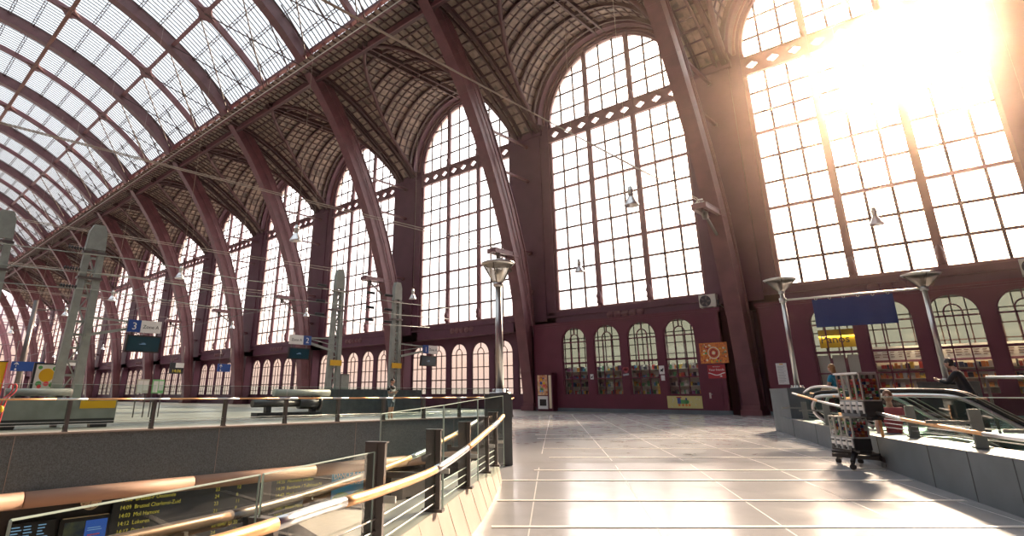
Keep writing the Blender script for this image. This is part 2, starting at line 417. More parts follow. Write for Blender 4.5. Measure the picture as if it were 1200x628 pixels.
def make_rib():
    r = empty('arch_rib', (0, 0, 0), kind='structure')
    m = MB(); sweep(m, -.5, .5, 0, .07); sweep(m, -.4, .4, .07, 1.0); sweep(m, -.5, .5, 1.0, 1.06)
    m.build('box_girder', M['plum'], r)
    s = MB(); acc = 0; last = 0
    for i in range(1, len(curve)):
        acc += (V(curve[i])-V(curve[i-1])).length
        if acc-last > 2.2 and i < len(curve)-2 and curve[i][0] > -20:
            last = acc; y, z = curve[i]; n = nn[i]; t = V((n.y, -n.x))
            kd = rdep(y, z)/2; s.obox((0, y+n.x*kd, z+n.y*kd), (1, 0, 0), (0, n.x, n.y), (0, t.x, t.y), .45, kd, .03)
            s.obox((0, y-n.x*.01, z-n.y*.01), (1, 0, 0), (0, n.x, n.y), (0, t.x, t.y), .51, .03, .1)
    s.build('stiffener_plates', M['plum'], r)
    for z in (9.2, 13.4, 17.4, 21.3):
        i = min(range(20), key=lambda j: abs(curve[j][1]-z)); kd = rdep(*curve[i]); y = curve[i][0]+nn[i].x*kd; zz = curve[i][1]+nn[i].y*kd
        k = MB(); k.bar((0, y-.1, zz), (0, WY-.05, zz), .22, .16); k.bar((0, WY-.5, zz-.25), (0, WY-.05, zz-.05), .16, .1)
        k.build('wall_strut', M['plum'], r)
    f = MB(); f.box((-.62, 38.2, 0), (.62, 39.5, .3)); f.box((-.52, 38.3, .3), (.52, 39.5, .55)); f.build('rib_foot', M['plum'], r)
    d = MB()   # drain pipe beside the rib
    pts = [(.58, y+n.x*.9, z+n.y*.9) for (y, z), n in list(zip(curve, nn))[1:14]]
    d.tube(pts, .06, 6); d.build('downpipe', M['plum'], r)
    return r
rib = make_rib(); rib.location = (rx(0), 0, 0)
for i in range(1, 15): copy_tree(rib, loc=(rx(i), 0, 0))

# ---- glass main roof per bay
RG = RA+1.15
def A(th, r): return (YA+r*sin(th), ZA+r*cos(th))
ths = [th0-2*th0*i/36 for i in range(37)]
PUR = [R(d) for d in (44.9, 31.3, 17.6, 4., -9.6, -23.2, -36.8)]
def make_roof():
    r = empty('ceiling_glass_vault', (0, 0, 0), kind='structure')
    g = MB(); vs = []
    for t in ths:
        y, z = A(t, RG+.08); vs += [(-PB/2, y, z), (PB/2, y, z)]
    g.add(vs, [(2*i, 2*i+1, 2*i+3, 2*i+2) for i in range(36)]); g.build('roof_panes', M['roofglass'], r)
    m = MB(); n = 28
    for k in range(1, n):
        if k == n//2: continue
        x = -PB/2+PB*k/n; vs = []
        for t in ths:
            for dx, rr in ((-.05, RG-.0), (.05, RG-.0), (.05, RG+.06), (-.05, RG+.06)):
                y, z = A(t, rr); vs.append((x+dx, y, z))
        m.add(vs, [(4*i+j, 4*i+(j+1) % 4, 4*i+4+(j+1) % 4, 4*i+4+j) for i in range(36) for j in range(4)])
    m.build('roof_slats', M['slat'], r)
    m = MB(); vs = []
    for t in ths:
        for dx, rr in ((-.2, RG-.6), (.2, RG-.6), (.2, RG+.03), (-.2, RG+.03)):
            y, z = A(t, rr); vs.append((dx, y, z))
    m.add(vs, [(4*i+j, 4*i+(j+1) % 4, 4*i+4+(j+1) % 4, 4*i+4+j) for i in range(36) for j in range(4)])
    # curved gussets where the intermediate rib meets the purlins
    for t in PUR[:5]:
        for sg in (-1, 1):
            for sx in (-1, 1):
                L = 1.5; pts = [(0, 0), (L, 0)]+[(L-L*sin(a*pi/12), L-L*cos(a*pi/12)) for a in range(1, 6)]+[(0, L)]
                def f(u, v_, rr): 
                    y, z = A(t+sg*(.1+v_)/RA, rr); return (sx*(.18+u), y, z)
                if t == PUR[0] and sg > 0: continue
                m.prism(pts, lambda u, v_: f(u, v_, RG-.5), lambda u, v_: f(u, v_, RG-.3))
    m.build('intermediate_rib', M['bounceplum'], r)
    m = MB()
    for t0, t1 in zip(PUR[:-1], PUR[1:]):
        for j in (1, 2, 3):
            t = t0+(t1-t0)*j/4
            for d in (-.13, .13):
                y, z = A(t+d/RA, RG-.06); m.bar((-PB/2, y, z), (PB/2, y, z), .07, .1, (0, sin(t), cos(t)))
            for q in range(20):
                xa = -PB/2+PB*q/20; xb = xa+PB/20; s = 1 if q % 2 else -1
                ya, za = A(t+.13*s/RA, RG-.08); yb, zb = A(t-.13*s/RA, RG-.08)
                m.bar((xa, ya, za), (xb, yb, zb), .04, .04)
    m.build('lattice_purlins', M['bar'], r)
    m = MB()
    for h in (-1, 1):
        for xa, xb in ((h*.5, h*PB/2-h*.5), (h*PB/2-h*.5, h*.5)):
            ya, za = A(PUR[0], RA+.1); yb, zb = A(PUR[1], RA+.3); m.bar((xa, ya, za), (xb, yb, zb), .1, .1)
        for q in (.25, .75):
            xa = h*PB/2*q; y0, z0 = A(PUR[0], RA-.3); y1, z1 = A(PUR[0]-.14, RA+.9)
            m.bar((xa, y0, z0), (xa+h*.8, y1, z1), .1, .1)
            xs = h*PB/2*(1-q)
    m.build('wind_braces', M['bar'], r)
    return r
rf = make_roof(); rf.location = (bx(-1), 0, 0)
for b in bays[1:]: copy_tree(rf, loc=(bx(b), 0, 0))

# ---- long purlins, lattice truss and the eaves girder
XE, XW = rx(0)+PB, rx(14)
XE = rx(0)
def long_purlin(t):
    m = MB(); y, z = A(t, RG-.45); m.bar((XW, y, z), (XE, y, z), .22, .6, (0, sin(t), cos(t)))
    y, z = A(t, RG-.75); m.bar((XW, y, z), (XE, y, z), .42, .07, (0, sin(t), cos(t)))
    tag(m.build('roof_purlin', M['bounceplum']), kind='structure')
for t in (PUR[1], PUR[3], PUR[4], PUR[5]): long_purlin(t)
m = MB(); t = PUR[2]
yb, zb = A(t, RA-.25); yt, zt = A(t, RG-.2)
m.bar((XW, yb, zb), (XE, yb, zb), .34, .12); m.bar((XW, yt, zt), (XE, yt, zt), .34, .12)
q = int((XE-XW)/1.05)
for k in range(q):
    xa = XW+(XE-XW)*k/q; xb = XW+(XE-XW)*(k+1)/q
    for dy in (-.15, .15):
        m.bar((xa, yb+dy, zb), (xb, yt+dy, zt), .07, .05); m.bar((xa, yt+dy, zt), (xb, yb+dy, zb), .07, .05)
tag(m.build('lattice_truss', M['rust']), kind='structure')
m = MB(); yg = 25.3
m.bar((XW, yg, 33.1), (XE, yg, 33.1), .4, .35); m.bar((XW, yg, 31.75), (XE, yg, 31.75), .32, .22)
q = int((XE-XW)/2.1)
for k in range(q+1):
    x = XW+(XE-XW)*k/q; m.box((x-.07, yg-.08, 31.8), (x+.07, yg+.08, 33))
    if k < q: m.bar((x, yg, 31.85), (x+(XE-XW)/q, yg, 32.95), .09, .07)
m.bar((XW, yg+1.5, 31.1), (XE, yg+1.5, 31.1), .3, .55)
tag(m.build('eaves_girder', M['plum']), kind='structure')
m = MB(); m.tube([(XW, yg-.35, 31.5), (XE, yg-.35, 31.5)], .045, 8)
tag(m.build('trim_2', M['steel']), kind='structure')

# ---- groined side vaults with panelled soffit
RB = 7.0
Spts = [(24.6, 31.75), (25.4, 31.7), (26.9, 31.4), (28.3, 31.05), (29.3, 30.65), (31.2, 29.85), (33, 28.8), (34.7, 27.7), (36.5, 26.5), (38.2, 25.2), (39.5, 23.9)]
def Sz(y):
    for (a, za), (b_, zb) in zip(Spts, Spts[1:]):
        if y <= b_: return za+(zb-za)*(y-a)/(b_-a)
    return Spts[-1][1]
def Yg(z):
    for (a, za), (b_, zb) in zip(Spts, Spts[1:]):
        if zb <= z <= za: return a+(b_-a)*(za-z)/(za-zb)
    return 39.5 if z < Spts[-1][1] else 26.9
def Xg(y):
    d = RB*RB-(Sz(y)-ZC)**2
    if Sz(y) <= ZC: return RB
    return sqrt(d) if d > 0 else 0.
def make_vault():
    r = empty('ceiling_side_vault', (0, 0, 0), kind='structure')
    s = MB(); NT = 36; NY = 12
    for i in range(NT):
        row = []
        for a in (pi*i/NT, pi*(i+1)/NT):
            x = RB*cos(a); z = ZC+RB*sin(a); y0 = Yg(z)
            row.append([(x, y0+(39.5-y0)*j/NY, z) for j in range(NY+1)])
        for j in range(NY): s.add([row[0][j], row[0][j+1], row[1][j+1], row[1][j]], [(0, 1, 2, 3)])
    for sg in (-1, 1): s.add([(sg*RB, 39.5, 23.8), (sg*RB, 39.0, 23.8), (sg*RB, 39.0, ZC), (sg*RB, 39.5, ZC)], [(0, 1, 2, 3)])
    ys = [24.6+(39.5-24.6)*j/40 for j in range(41)]
    for ya, yb in zip(ys, ys[1:]):
        for sg in (-1, 1):
            s.add([(sg*Xg(ya), ya, Sz(ya)), (sg*PB/2, ya, Sz(ya)), (sg*PB/2, yb, Sz(yb)), (sg*Xg(yb), yb, Sz(yb))], [(0, 1, 2, 3)])
    s.build('soffit_panels', M['vault'], r)
    g = MB(); t = .095
    # barrel bars
    na = 27
    for i in range(1, na):
        a = pi*i/na; x = (RB-.05)*cos(a); z = ZC+(RB-.05)*sin(a); y0 = Yg(ZC+RB*sin(a))
        g.bar((x, y0, z), (x, 39.4, z), t, .1, (-cos(a), 0, -sin(a)))
    y = 27.6
    k = 0
    hv = MB()
    while y < 39.3:
        zmin = Sz(y); a0 = asin(max(-1, min(1, (zmin-ZC)/RB))) if zmin > ZC else 0
        heavy = k % 3 == 1
        pts = []
        if zmin < ZC+RB:
            n = 18
            q = [a0+(pi-2*a0)*i/n for i in range(n+1)]
            rr = RB-(.16 if heavy else .05)
            tgt = hv if heavy else g
            for p0, p1 in zip(q, q[1:]):
                tgt.bar((rr*cos(p0), y, ZC+rr*sin(p0)), (rr*cos(p1), y, ZC+rr*sin(p1)), .16 if heavy else t, .32 if heavy else .1, (0, 0, 1) if abs(cos(p0)) < .7 else (1, 0, 0))
        k += 1; y += .82
    # shell bars
    for sg in (-1, 1):
        x = .42
        k = 0
        while x < PB/2:
            yy = [y_ for y_ in ys if Xg(y_) < x]
            for ya, yb in zip(yy, yy[1:]): g.bar((sg*x, ya, Sz(ya)-.05), (sg*x, yb, Sz(yb)-.05), t, .1)
            x += .83
        for xe, ww in ((PB/2-1.15, .3), (PB/2-.95+.3, .12)):
            yy = [y_ for y_ in ys if Xg(y_) < xe and y_ > 25.5]
            for ya, yb in zip(yy, yy[1:]): hv.bar((sg*xe, ya, Sz(ya)-.12), (sg*xe, yb, Sz(yb)-.12), ww, .3)
    y = 25.9; k = 0
    while y < 39.4:
        for sg in (-1, 1):
            hw = k % 4 == 3
            (hv if hw else g).bar((sg*Xg(y), y, Sz(y)-.05), (sg*PB/2, y, Sz(y)-.05), .14 if hw else t, .2 if hw else .1)
        k += 1; y += .74
    g.build('soffit_bars', M['bar'], r)
    for xx in (-.35, .35): hv.bar((xx, 26.2, ZC+RB-.22), (xx, 39.4, ZC+RB-.22), .18, .4)
    hv.bar((-PB/2, 26.9, Sz(26.9)-.3), (PB/2, 26.9, Sz(26.9)-.3), .28, .6)
    hv.build('vault_beams', M['bar'], r)
    for sg in (-1, 1):
        yy = [26.95+(39.4-26.95)*i/30 for i in range(31)]
        m = MB(); m.tube([(sg*(Xg(y_)), y_, Sz(y_)-.1) for y_ in yy], .2, 6); m.build('groin_rib', M['darkplum'], r)
    m = MB()   # deep arch ring against the wall
    for i in range(32):
        a, b_ = pi*i/32, pi*(i+1)/32
        for y0, y1, r0, r1 in ((WY-.75, WY, RW+.45, RB),):
            q = []
            for an in (a, b_):
                for rr in (r0, r1):
                    for yq in (y0, y1): q.append((rr*cos(an), yq, ZC+rr*sin(an)))
            m.add(q, [(0, 1, 5, 4), (0, 4, 6, 2), (2, 3, 7, 6), (1, 3, 7, 5)])
    m.build('arch_ring', M['plumwall'], r)
    return r
vt = make_vault(); vt.location = (bx(-1), 0, 0)
for b in bays[1:]: copy_tree(vt, loc=(bx(b), 0, 0))

# ---- south side, ends (outside or at the edge of the view)
ys_ = 2*YA-39.5
m = MB()
for b in bays:
    X = bx(b)
    m.box((X-PB/2, ys_-.6, 0), (X+PB/2, ys_, 7.5)); m.box((X-PB/2, ys_-.6, 29), (X+PB/2, ys_, 33))
    m.box((X-PB/2, ys_-.6, 7.5), (X+PB/2, ys_, 29))  # window openings of this unseen wall filled in to dim the hall
for k in range(10):
    ya = 2*YA-Spts[k][0]; yb = 2*YA-Spts[k+1][0]
    m.add([(XW, ya, Spts[k][1]), (XE, ya, Spts[k][1]), (XE, yb, Spts[k+1][1]), (XW, yb, Spts[k+1][1])], [(0, 1, 2, 3)])
m.box((XW, ys_-.5, 23.5), (XE, ys_+.4, 30))
tag(m.build('wall_south', M['plumwall']), kind='structure')
m = MB(); m.box((XE, ys_, 0), (XE+.5, WY+1, 33)); m.box((XE, -30.2, 32), (XE+.5, 25.4, 46)); tag(m.build('wall_east', M['plumwall']), kind='structure')
# far glazed end wall
m = MB(); xw = XW-.3
for y in [ys_+(WY-ys_)*i/40 for i in range(41)]:
    zt = 44.5-.0 if abs(y-YA) < 3 else (ZA+sqrt(max(RG**2-(y-YA)**2, 0)) if abs(y-YA) < 28 else 31)
    m.box((xw, y-.16, 0), (xw+.25, y+.16, zt))
for z in range(4, 44, 3):
    h = sqrt(max(RG**2-(z-ZA)**2, 0)) if z > 30 else 41.9
    m.box((xw, YA-h, z-.12), (xw+.25, YA+h, z+.12))
m.box((xw-.1, ys_, 0), (xw+.1, WY, 3.2))
tag(m.build('wall_west', M['plumwall']), kind='structure')
# ---- outer ground and the lower hall shell
m = MB(); m.box((-330, -160, -6.2), (160, 330, -6.0)); tag(m.build('ground_outside', principled('pale_city_ground', (.35, .33, .31), .8, 0, .2, .1)), kind='structure')

# ---- floors
kin = [(-6.55, 7.05), (-5.8, 6.0), (-5.02, 4.75), (-4.36, 3.66), (-3.62, 2.45), (-3.0, 1.2), (-2.62, .1), (-2.4, -1.5), (-2.3, -12)]
par = [(-7.14, 23.04), (-6.61, 22.16), (-5.5, 19.7), (-4.27, 17.09), (-3.25, 14.8), (-2.24, 12.64), (-1.36, 11.0), (-.86, 10.15), (-.4, 9.35), (.4, 7.85), (1.35, 5.9), (2.5, 3.4), (3.9, 0), (5.1, -3)]
def offset(c, o):
    out = []
    for i in range(len(c)):
        a = V(c[max(i-1, 0)]); b_ = V(c[min(i+1, len(c)-1)]); t = (b_-a).normalized(); out.append((c[i][0]-t.y*o, c[i][1]+t.x*o))
    return out
def zf(x, y):        # the paving falls gently towards the head of the hall
    s_ = -.685*x+.728*y
    return -.035*max(0, 11.25-max(s_, -4.))
def slab(m, poly, z1, z0):
    m.prism(poly, lambda x, y: (x, y, z0), lambda x, y: (x, y, z1))
rin = [q for q in reversed(offset(par, .66)) if q[1] < 18]+[(-4.45, 18.75)]
m = MB()
slab(m, [(XE, -12), (rin[0][0], -12)]+rin+[(XE, 18.75), (XE, 40.6), (-22.2, 40.6), (-22.2, 27), (-7.75, 9.0)]+kin, 0, -.45)
slab(m, [(XE, -12), (rin[0][0], -12), (-2.3, -12), (-22.2, -12), (-22.2, ys_), (XE, ys_)], 0, -.45)
fl = m.build('floor', M['floor']); tag(fl, kind='structure')
bm = bmesh.new(); bm.from_mesh(fl.data); bmesh.ops.triangulate(bm, faces=bm.faces)
for s_ in (11.25, -4.):
    bmesh.ops.bisect_plane(bm, geom=bm.verts[:]+bm.edges[:]+bm.faces[:], plane_co=(-.685*s_, .728*s_, 0), plane_no=(-.685, .728, 0))
for v_ in bm.verts: v_.co.z += zf(v_.co.x, v_.co.y)
bm.to_mesh(fl.data); bm.free()
m = MB(); slab(m, [(-22.45, ys_), (-22.45, 40.6), (XW, 40.6), (XW, ys_)], -.004, -.45); tag(m.build('floor_platform', M['platform']), kind='structure')
# pale strips across the flagstones (perpendicular to the walking direction) and thin long joints
hd = V((-.685, .728)); rt = V((.728, .685))
def inside(x, y):
    poly = [(XE, -12), (par[-1][0], -12)]+[(a-.05, b_) for a, b_ in reversed(par[2:])]+[(-7.3, 23.2), (-5.2, 23.6), (XE, 23.6), (XE, 38.4), (-21.9, 38.4), (-21.9, 28), (-6.6, 9.0), (-6.2, 7.2), (-5.3, 6.1), (-4.75, 5.4), (-4.14, 4.59), (-3.5, 3.6), (-2.7, 1.6), (-2.2, 0), (-2.1, -11.9)]
    c = False; n = len(poly)
    for i in range(n):
        x0, y0 = poly[i]; x1, y1 = poly[(i+1) % n]
        if (y0 > y) != (y1 > y) and x < (x1-x0)*(y-y0)/(y1-y0)+x0: c = not c
    return c
def clipped(mb, o, d, wd, z, lo=-45, hi=45, step=.12):
    n = int((hi-lo)/step); st = None
    for i in range(n+1):
        t = lo+i*step; p_ = o+d*t; ins = inside(p_.x, p_.y) and i < n
        if ins and st is None: st = t
        if not ins and st is not None:
            a = o+d*st; b_ = o+d*(t-step)
            if t-st > .5:
                nk = max(1, int((t-step-st)/.8))
                for q_ in range(nk):
                    u0, u1 = a.lerp(b_, q_/nk), a.lerp(b_, (q_+1)/nk); mb.bar((u0.x, u0.y, zf(u0.x, u0.y)+z-.004), (u1.x, u1.y, zf(u1.x, u1.y)+z-.004), wd, .02)
            st = None
m = MB()
for s_ in (1.6, 2.9, 4.2, 5.5, 6.79, 8.09, 9.51, 10.44, 12.2, 14.2, 17.4, 19.0): clipped(m, hd*s_, rt, .085, .001)
tag(m.build('trim_3', M['strip']), kind='structure')
m = MB(); jd = V((-sin(R(35.2)), cos(R(35.2)))); jn = V((jd.y, -jd.x))
for k in range(-6, 9): clipped(m, jn*(k*1.31-.32), jd, .014, -.0045)
tag(m.build('trim_4', M['joint']), kind='structure')

# ---- lower hall below the opening
m = MB(); m.box((-60, -20, -5.3), (22, 34, -5.)); tag(m.build('floor_lower', principled('lower_hall_floor', (.34, .27, .22), .35, 0, .2, .6)), kind='structure')
m = MB(); m.box((-22.95, -20, -5), (-22.65, 34, -.46)); m.box((-22.95, 33.6, -5), (22, 34, -.46)); m.box((21.6, -20, -5), (22, 34, -.46)); m.box((-22.95, -20.4, -5), (22, -20, -.46))
tag(m.build('wall_lower', principled('dark_lower_wall', (.05, .048, .045), .6)), kind='structure')
m = MB(); slab(m, [(-21.4, 13), (-8.5, 9.6), (-9.2, 11.2), (-21.4, 25.6)], -3.2, -5.); tag(m.build('floor_added_pale_slab', M['kerb']), kind='structure')  # added pale slab, lit to give the peach brightness behind the railing glass
l = bpy.data.lights.new('lower_fill_light', 'AREA'); l.energy = 420; l.color = (1., .74, .5); l.size = 4  # added fill lamp without a visible fitting, brightens the pale slab
o = bpy.data.objects.new('lower_fill_light', l); COL.objects.link(o); o.location = (-13, 13.5, -.75)
# granite upstand of the far side of the opening
m = MB(); m.box((-22.55, -14, -1.55), (-22.2, 27.3, .02)); 
ob = m.build('trim_5', M['granite']); tag(ob, kind='structure')
m = MB()
for y in (4.2, 10.3, 16.4, 22.5): m.box((-22.21, y-.008, -1.5), (-22.19, y+.008, .0))
m.box((-22.6, -14, .02), (-22.16, 27.3, .07)); tag(m.build('trim_6', M['kerb']), kind='structure')
# end wall of the opening
m = MB(); m.bar((-22.2, 27.2, -.9), (-7.7, 9.05, -.9), .2, 1.7); tag(m.build('trim_7', M['granite']), kind='structure')
m = MB()
for a, b_ in zip(kin, kin[1:]): m.bar((a[0]-.06, a[1], -.8), (b_[0]-.06, b_[1], -.8), .1, 1.4)
tag(m.build('trim_8', M['granite']), kind='structure')
# rounded cladding tube under the granite, in jointed lengths
yq = -14.
tube = empty('cladding_tube', (-22.1, 6, -1.74), 'tan rounded tube running along the bottom of the dark granite wall', 'tube')
for y0, y1 in ((-14, -.2), (-.17, 4.68), (4.71, 9.53), (9.56, 14.37), (14.4, 19.2), (19.23, 27)):
    m = MB(); m.tube([(-22.1, y0, -1.74), (-22.1, y1, -1.74)], .23, 16); m.build('tube_section', M['copper'], tube)

# kerb of pale stone slabs under the near railing, battered outwards
kb = [(-6.09, 7.2), (-5.39, 6.22), (-4.83, 5.42), (-4.22, 4.45), (-3.81, 3.78), (-3.1, 2.61), (-2.48, 1.29), (-2.1, .12), (-1.9, -1.45), (-1.8, -10)]
kt = [(-6.13, 7.17), (-5.47, 6.17), (-4.93, 5.35), (-4.33, 4.37), (-3.92, 3.70), (-3.22, 2.55), (-2.6, 1.25), (-2.22, .1), (-2.02, -1.45), (-1.92, -10)]
kw = [(-6.55, 7.05), (-5.8, 6.0), (-5.27, 5.15), (-4.66, 4.16), (-4.28, 3.53), (-3.62, 2.45), (-3.0, 1.2), (-2.62, .1), (-2.4, -1.5), (-2.3, -10)]
m = MB()
for i in range(len(kb)-1):
    a = [(*kb[i], zf(*kb[i])-.03), (*kb[i+1], zf(*kb[i+1])-.03), (*kt[i], .2), (*kt[i+1], .2), (*kw[i], .2), (*kw[i+1], .2), (*kw[i], -.1), (*kw[i+1], -.1)]
    m.add(a, [(0, 1, 3, 2), (2, 3, 5, 4), (4, 5, 7, 6)])
m.add([(*kb[0], -.16), (*kt[0], .2), (*kw[0], .2), (*kw[0], -.1)], [(0, 1, 2, 3)])
tag(m.build('trim_9', M['kerb']), kind='structure')

m = MB()
for (xa, ya), (xb, yb), (xc, yc), (xd, yd) in zip(kb, kb[1:], kt, kt[1:]):
    for f in (.25, .75):
        x0, y0, x1, y1 = xa+(xb-xa)*f, ya+(yb-ya)*f, xc+(xd-xc)*f, yc+(yd-yc)*f
        m.bar((x0, y0, zf(x0, y0)), (x1, y1, .199), .005, .004)
tag(m.build('trim_10', M['kerbjoint']), kind='structure')

# ================================================================== THINGS
EX, EY, EZ = V((1, 0, 0)), V((0, 1, 0)), V((0, 0, 1))
# ---- shop kiosks built into the ground storey
def arch_wall(m, cs, ha, z0, zsp, x0, x1, zt, y, th=.18):
    n = 14; ed = []
    for c in cs:
        ed.append((c-ha, c+ha))
        q = [(c+ha*cos(pi*i/n), zsp+ha*sin(pi*i/n)) for i in range(n+1)]
        for (xa, za), (xb, zb) in zip(q, q[1:]):
            for yy in (y, y+th): m.add([(xa, yy, za), (xb, yy, zb), (xb, yy, zt), (xa, yy, zt)], [(0, 1, 2, 3)])
            m.add([(xa, y, za), (xb, y, zb), (xb, y+th, zb), (xa, y+th, za)], [(0, 1, 2, 3)])
        m.box((c-ha, y, 0), (c+ha, y+th, z0))
    xs = [x0]+[e for p in ed for e in p]+[x1]
    for k in range(0, len(xs), 2):
        if xs[k+1]-xs[k] > .01: m.box((xs[k], y, 0), (xs[k+1], y+th, zt))
KY = 38.6
def kiosk(name, x0, x1, cs, label):
    r = empty(name, ((x0+x1)/2, KY, 0), label, 'shop front')
    m = MB(); arch_wall(m, cs, 1.1, 1.17, 5.05, x0, x1, 6.45, KY)
    m.box((x0, KY, 0), (x0+.15, 40.3, 6.45)); m.box((x1-.15, KY, 0), (x1, 40.3, 6.45)); m.box((x0, KY+.1, 6.3), (x1, 39.55, 6.45))
    m.build('front_wall', M['kiosk'], r)
    m = MB(); m.box((x0-.04, KY-.1, 6.42), (x1+.04, KY+.5, 6.56)); m.box((x0-.02, KY-.05, 6.3), (x1+.02, KY, 6.42)); m.build('cornice', M['kiosk'], r)
    m = MB()
    for xa, xb in ((x0-.02, x1+.02),): m.box((xa, KY-.05, 0), (xb, KY+.02, .24))
    tag(m.build('plinth', M['concrete'], r), label='pale grey stone plinth')
    for c in cs:
        arch_light('arched_window', r, c, KY+.1, 1.08, 1.17, 5.05, [(5.0, .08), (3.45, .13), (2.3, .08)], M['kiosk'], M['shopglass'])
    return r
k1 = kiosk('shop_kiosk', -29.25, -14.05, [-25.27, -22.46, -19.68, -16.95], 'maroon shop front with four arched windows and an air conditioner on its roof')
m = MB(); m.box((-15.55, KY-.03, .25), (-14.5, KY, 2.1+.05)); 
for z in (1.2,): m.box((-15.45, KY-.045, .35), (-14.6, KY-.03, 2.0))
d = m.build('door', M['kiosk'], k1)
h = MB(); h.tube([(-15.3, KY-.12, 1.2), (-15.12, KY-.12, 1.2)], .02, 6); h.tube([(-15.3, KY-.12, 1.2), (-15.3, KY-.03, 1.2)], .015, 6); h.box((-15.36, KY-.06, .95), (-15.24, KY-.03, 1.3)); h.build('door_handle', M['steel'], d)
k0 = kiosk('shop_kiosk', -11.85, 3.0, [-7.95, -5.2, -2.45, .3], 'maroon bakery front with lit arched windows behind the escalators')
def shelves(x0, x1, y, zs, label, cols, warm=False, group=None):
    r = empty('shop_shelf', ((x0+x1)/2, y, 0), label, 'shelf', group)
    m = MB()
    for z in zs: m.box((x0, y, z-.03), (x1, y+.4, z))
    for x in (x0, x1): m.box((x-.03, y, 0), (x+.03, y+.4, zs[-1]+.1))
    m.box((x0, y+.38, 0), (x1, y+.42, zs[-1]+.35)); m.build('shelf_frame', M['offwhite'], r)
    g = MB()
    for z in zs:
        x = x0+.06
        while x < x1-.2:
            wd = random.uniform(.08, .24); hh = random.uniform(.12, .36); g.cur = random.choice(cols)
            g.box((x, y+.06, z), (x+wd*.9, y+.3, z+hh)); x += wd
    tag(g.build('goods', GOODS, r), kind='stuff')
    return r
for c, nmn in zip((-25.27, -22.46, -19.68, -16.95), ('first', 'second', 'third', 'fourth')):
    shelves(c-1.2, c+1.2, KY+.5, (1.2, 1.75, 2.3, 2.85), 'stocked shelf seen through the %s arched window from the vending machine' % nmn, [0, 1, 2, 3, 4, 5, 6, 7, 3, 3, 7])
for c, nmn in zip((-5.2, -2.45, .3), ('behind the blue banner', 'behind the right lamp post', 'at the right edge of the bakery')):
    shelves(c-1.3, c+1.3, KY+.7, (1.1, 1.55, 2.0, 2.5), 'warmly lit bakery shelf %s' % nmn, [1, 3, 5, 0, 5, 3, 7])
    b_ = empty('menu_board', (c, KY+.55, 3.3), 'pale menu board hanging in the bakery window %s' % nmn, 'menu board')
    m = MB(); m.box((c-1.15, KY+.55, 2.95), (c+1.15, KY+.6, 3.65)); m.build('panel', M['white'], b_)
    m = MB()
    for q in range(6):
        for z in (3.1, 3.22, 3.34, 3.46): m.box((c-1.05+q*.36, KY+.54, z), (c-1.05+q*.36+random.uniform(.12, .3), KY+.55, z+.03))
    tag(m.build('menu_lines', M['hairbrown'], b_), kind='stuff')
# blinds in the first bakery window
bl = empty('window_blind', (-7.95, KY+.4, 2.3), 'pale blind panels behind the lower panes under the yellow bakery sign', 'blind')
for xa in (-8.98, -8.25, -7.52):
    m = MB(); m.box((xa, KY+.35, 1.2), (xa+.62, KY+.38, 3.3)); m.build('blind_panel', M['offwhite'], bl)
pn = empty('bakery_sign', (-7.95, KY+.32, 4.0), 'yellow bakery sign with dark lettering behind the first arched window', 'sign')
m = MB(); m.box((-8.75, KY+.3, 3.72), (-6.9, KY+.36, 4.72)); m.build('sign_panel', M['yellow'], pn)
text('Panos', .62, M['darkplastic'], pn, (-8.68, KY+.295, 3.98), EX, EZ)
for x, e, c in ((-7.5, 40, (1, .8, .55)), (-3.8, 110, (1, .72, .42)), (-.5, 90, (1, .72, .42)), (-24, 45, (.9, 1, .95)), (-18.5, 55, (.95, 1, .9))):
    l = bpy.data.lights.new('shop_ceiling_light', 'AREA'); l.energy = e; l.color = c; l.size = 2.5; l.size_y = .3; l.shape = 'RECTANGLE'
    o = bpy.data.objects.new('shop_ceiling_light', l); COL.objects.link(o); o.location = (x, KY+.35, 4.4); o.rotation_euler = (R(25), 0, 0)
    tag(o, None, None)

# posters and notices on the first kiosk
def panel(name, label, cat, x0, x1, z0, z1, mat, y=KY, t=.03):
    r = empty(name, ((x0+x1)/2, y, z0), label, cat)
    m = MB(); m.box((x0, y-t, z0), (x1, y, z1)); m.build('panel', mat, r); return r
po = panel('pattern_poster', 'square orange patterned poster with a round rosette on the maroon wall', 'poster', -15.65, -13.88+.0, 3.08, 4.36, M['orange'], KY-.0)
m = MB()
for ri, ro, cc in ((.0, .1, 0), (.16, .24, 1), (.32, .38, 0)):
    m.cur = cc; m.lathe([(ri, -.045), (ro, -.045), (ro, -.03), (ri+.001, -.03)], (-14.76, KY, 3.72), 24, 'y')
for k in range(46):
    x = random.uniform(-15.55, -13.98); z = random.uniform(3.16, 4.28)
    if (x+14.76)**2+(z-3.72)**2 < .17: continue
    m.cur = random.choice((0, 1, 2, 3)); rr = random.uniform(.03, .075); m.lathe([(0, -.042), (rr, -.042), (rr, -.03)], (x, KY, z), 10, 'y')
m.build('printed_pattern', [M['cream'], M['red'], M['green'], M['yellow']], po)
rd = panel('shop_sign', 'red sign with white lettering under the orange poster', 'sign', -15.28, -14.17, 2.16, 2.98, M['red'])
text('Your friends', .19, M['white'], rd, (-14.72, KY-.034, 2.62), EX, EZ, align='CENTER')
text('WELCOME TO', .07, M['white'], rd, (-14.72, KY-.034, 2.84), EX, EZ, align='CENTER')
m = MB(); pts = [(-15.25+1.05*i/12, KY-.034, 2.42+.07*cos(i/12*2*pi)) for i in range(13)]
for a, b_ in zip(pts, pts[1:]): m.bar(a, b_, .008, .05)
m.box((-14.5, KY-.036, 2.24), (-14.44, KY-.03, 2.34)); m.box((-14.55, KY-.036, 2.27), (-14.39, KY-.03, 2.3)); m.build('white_swoosh', M['white'], rd)
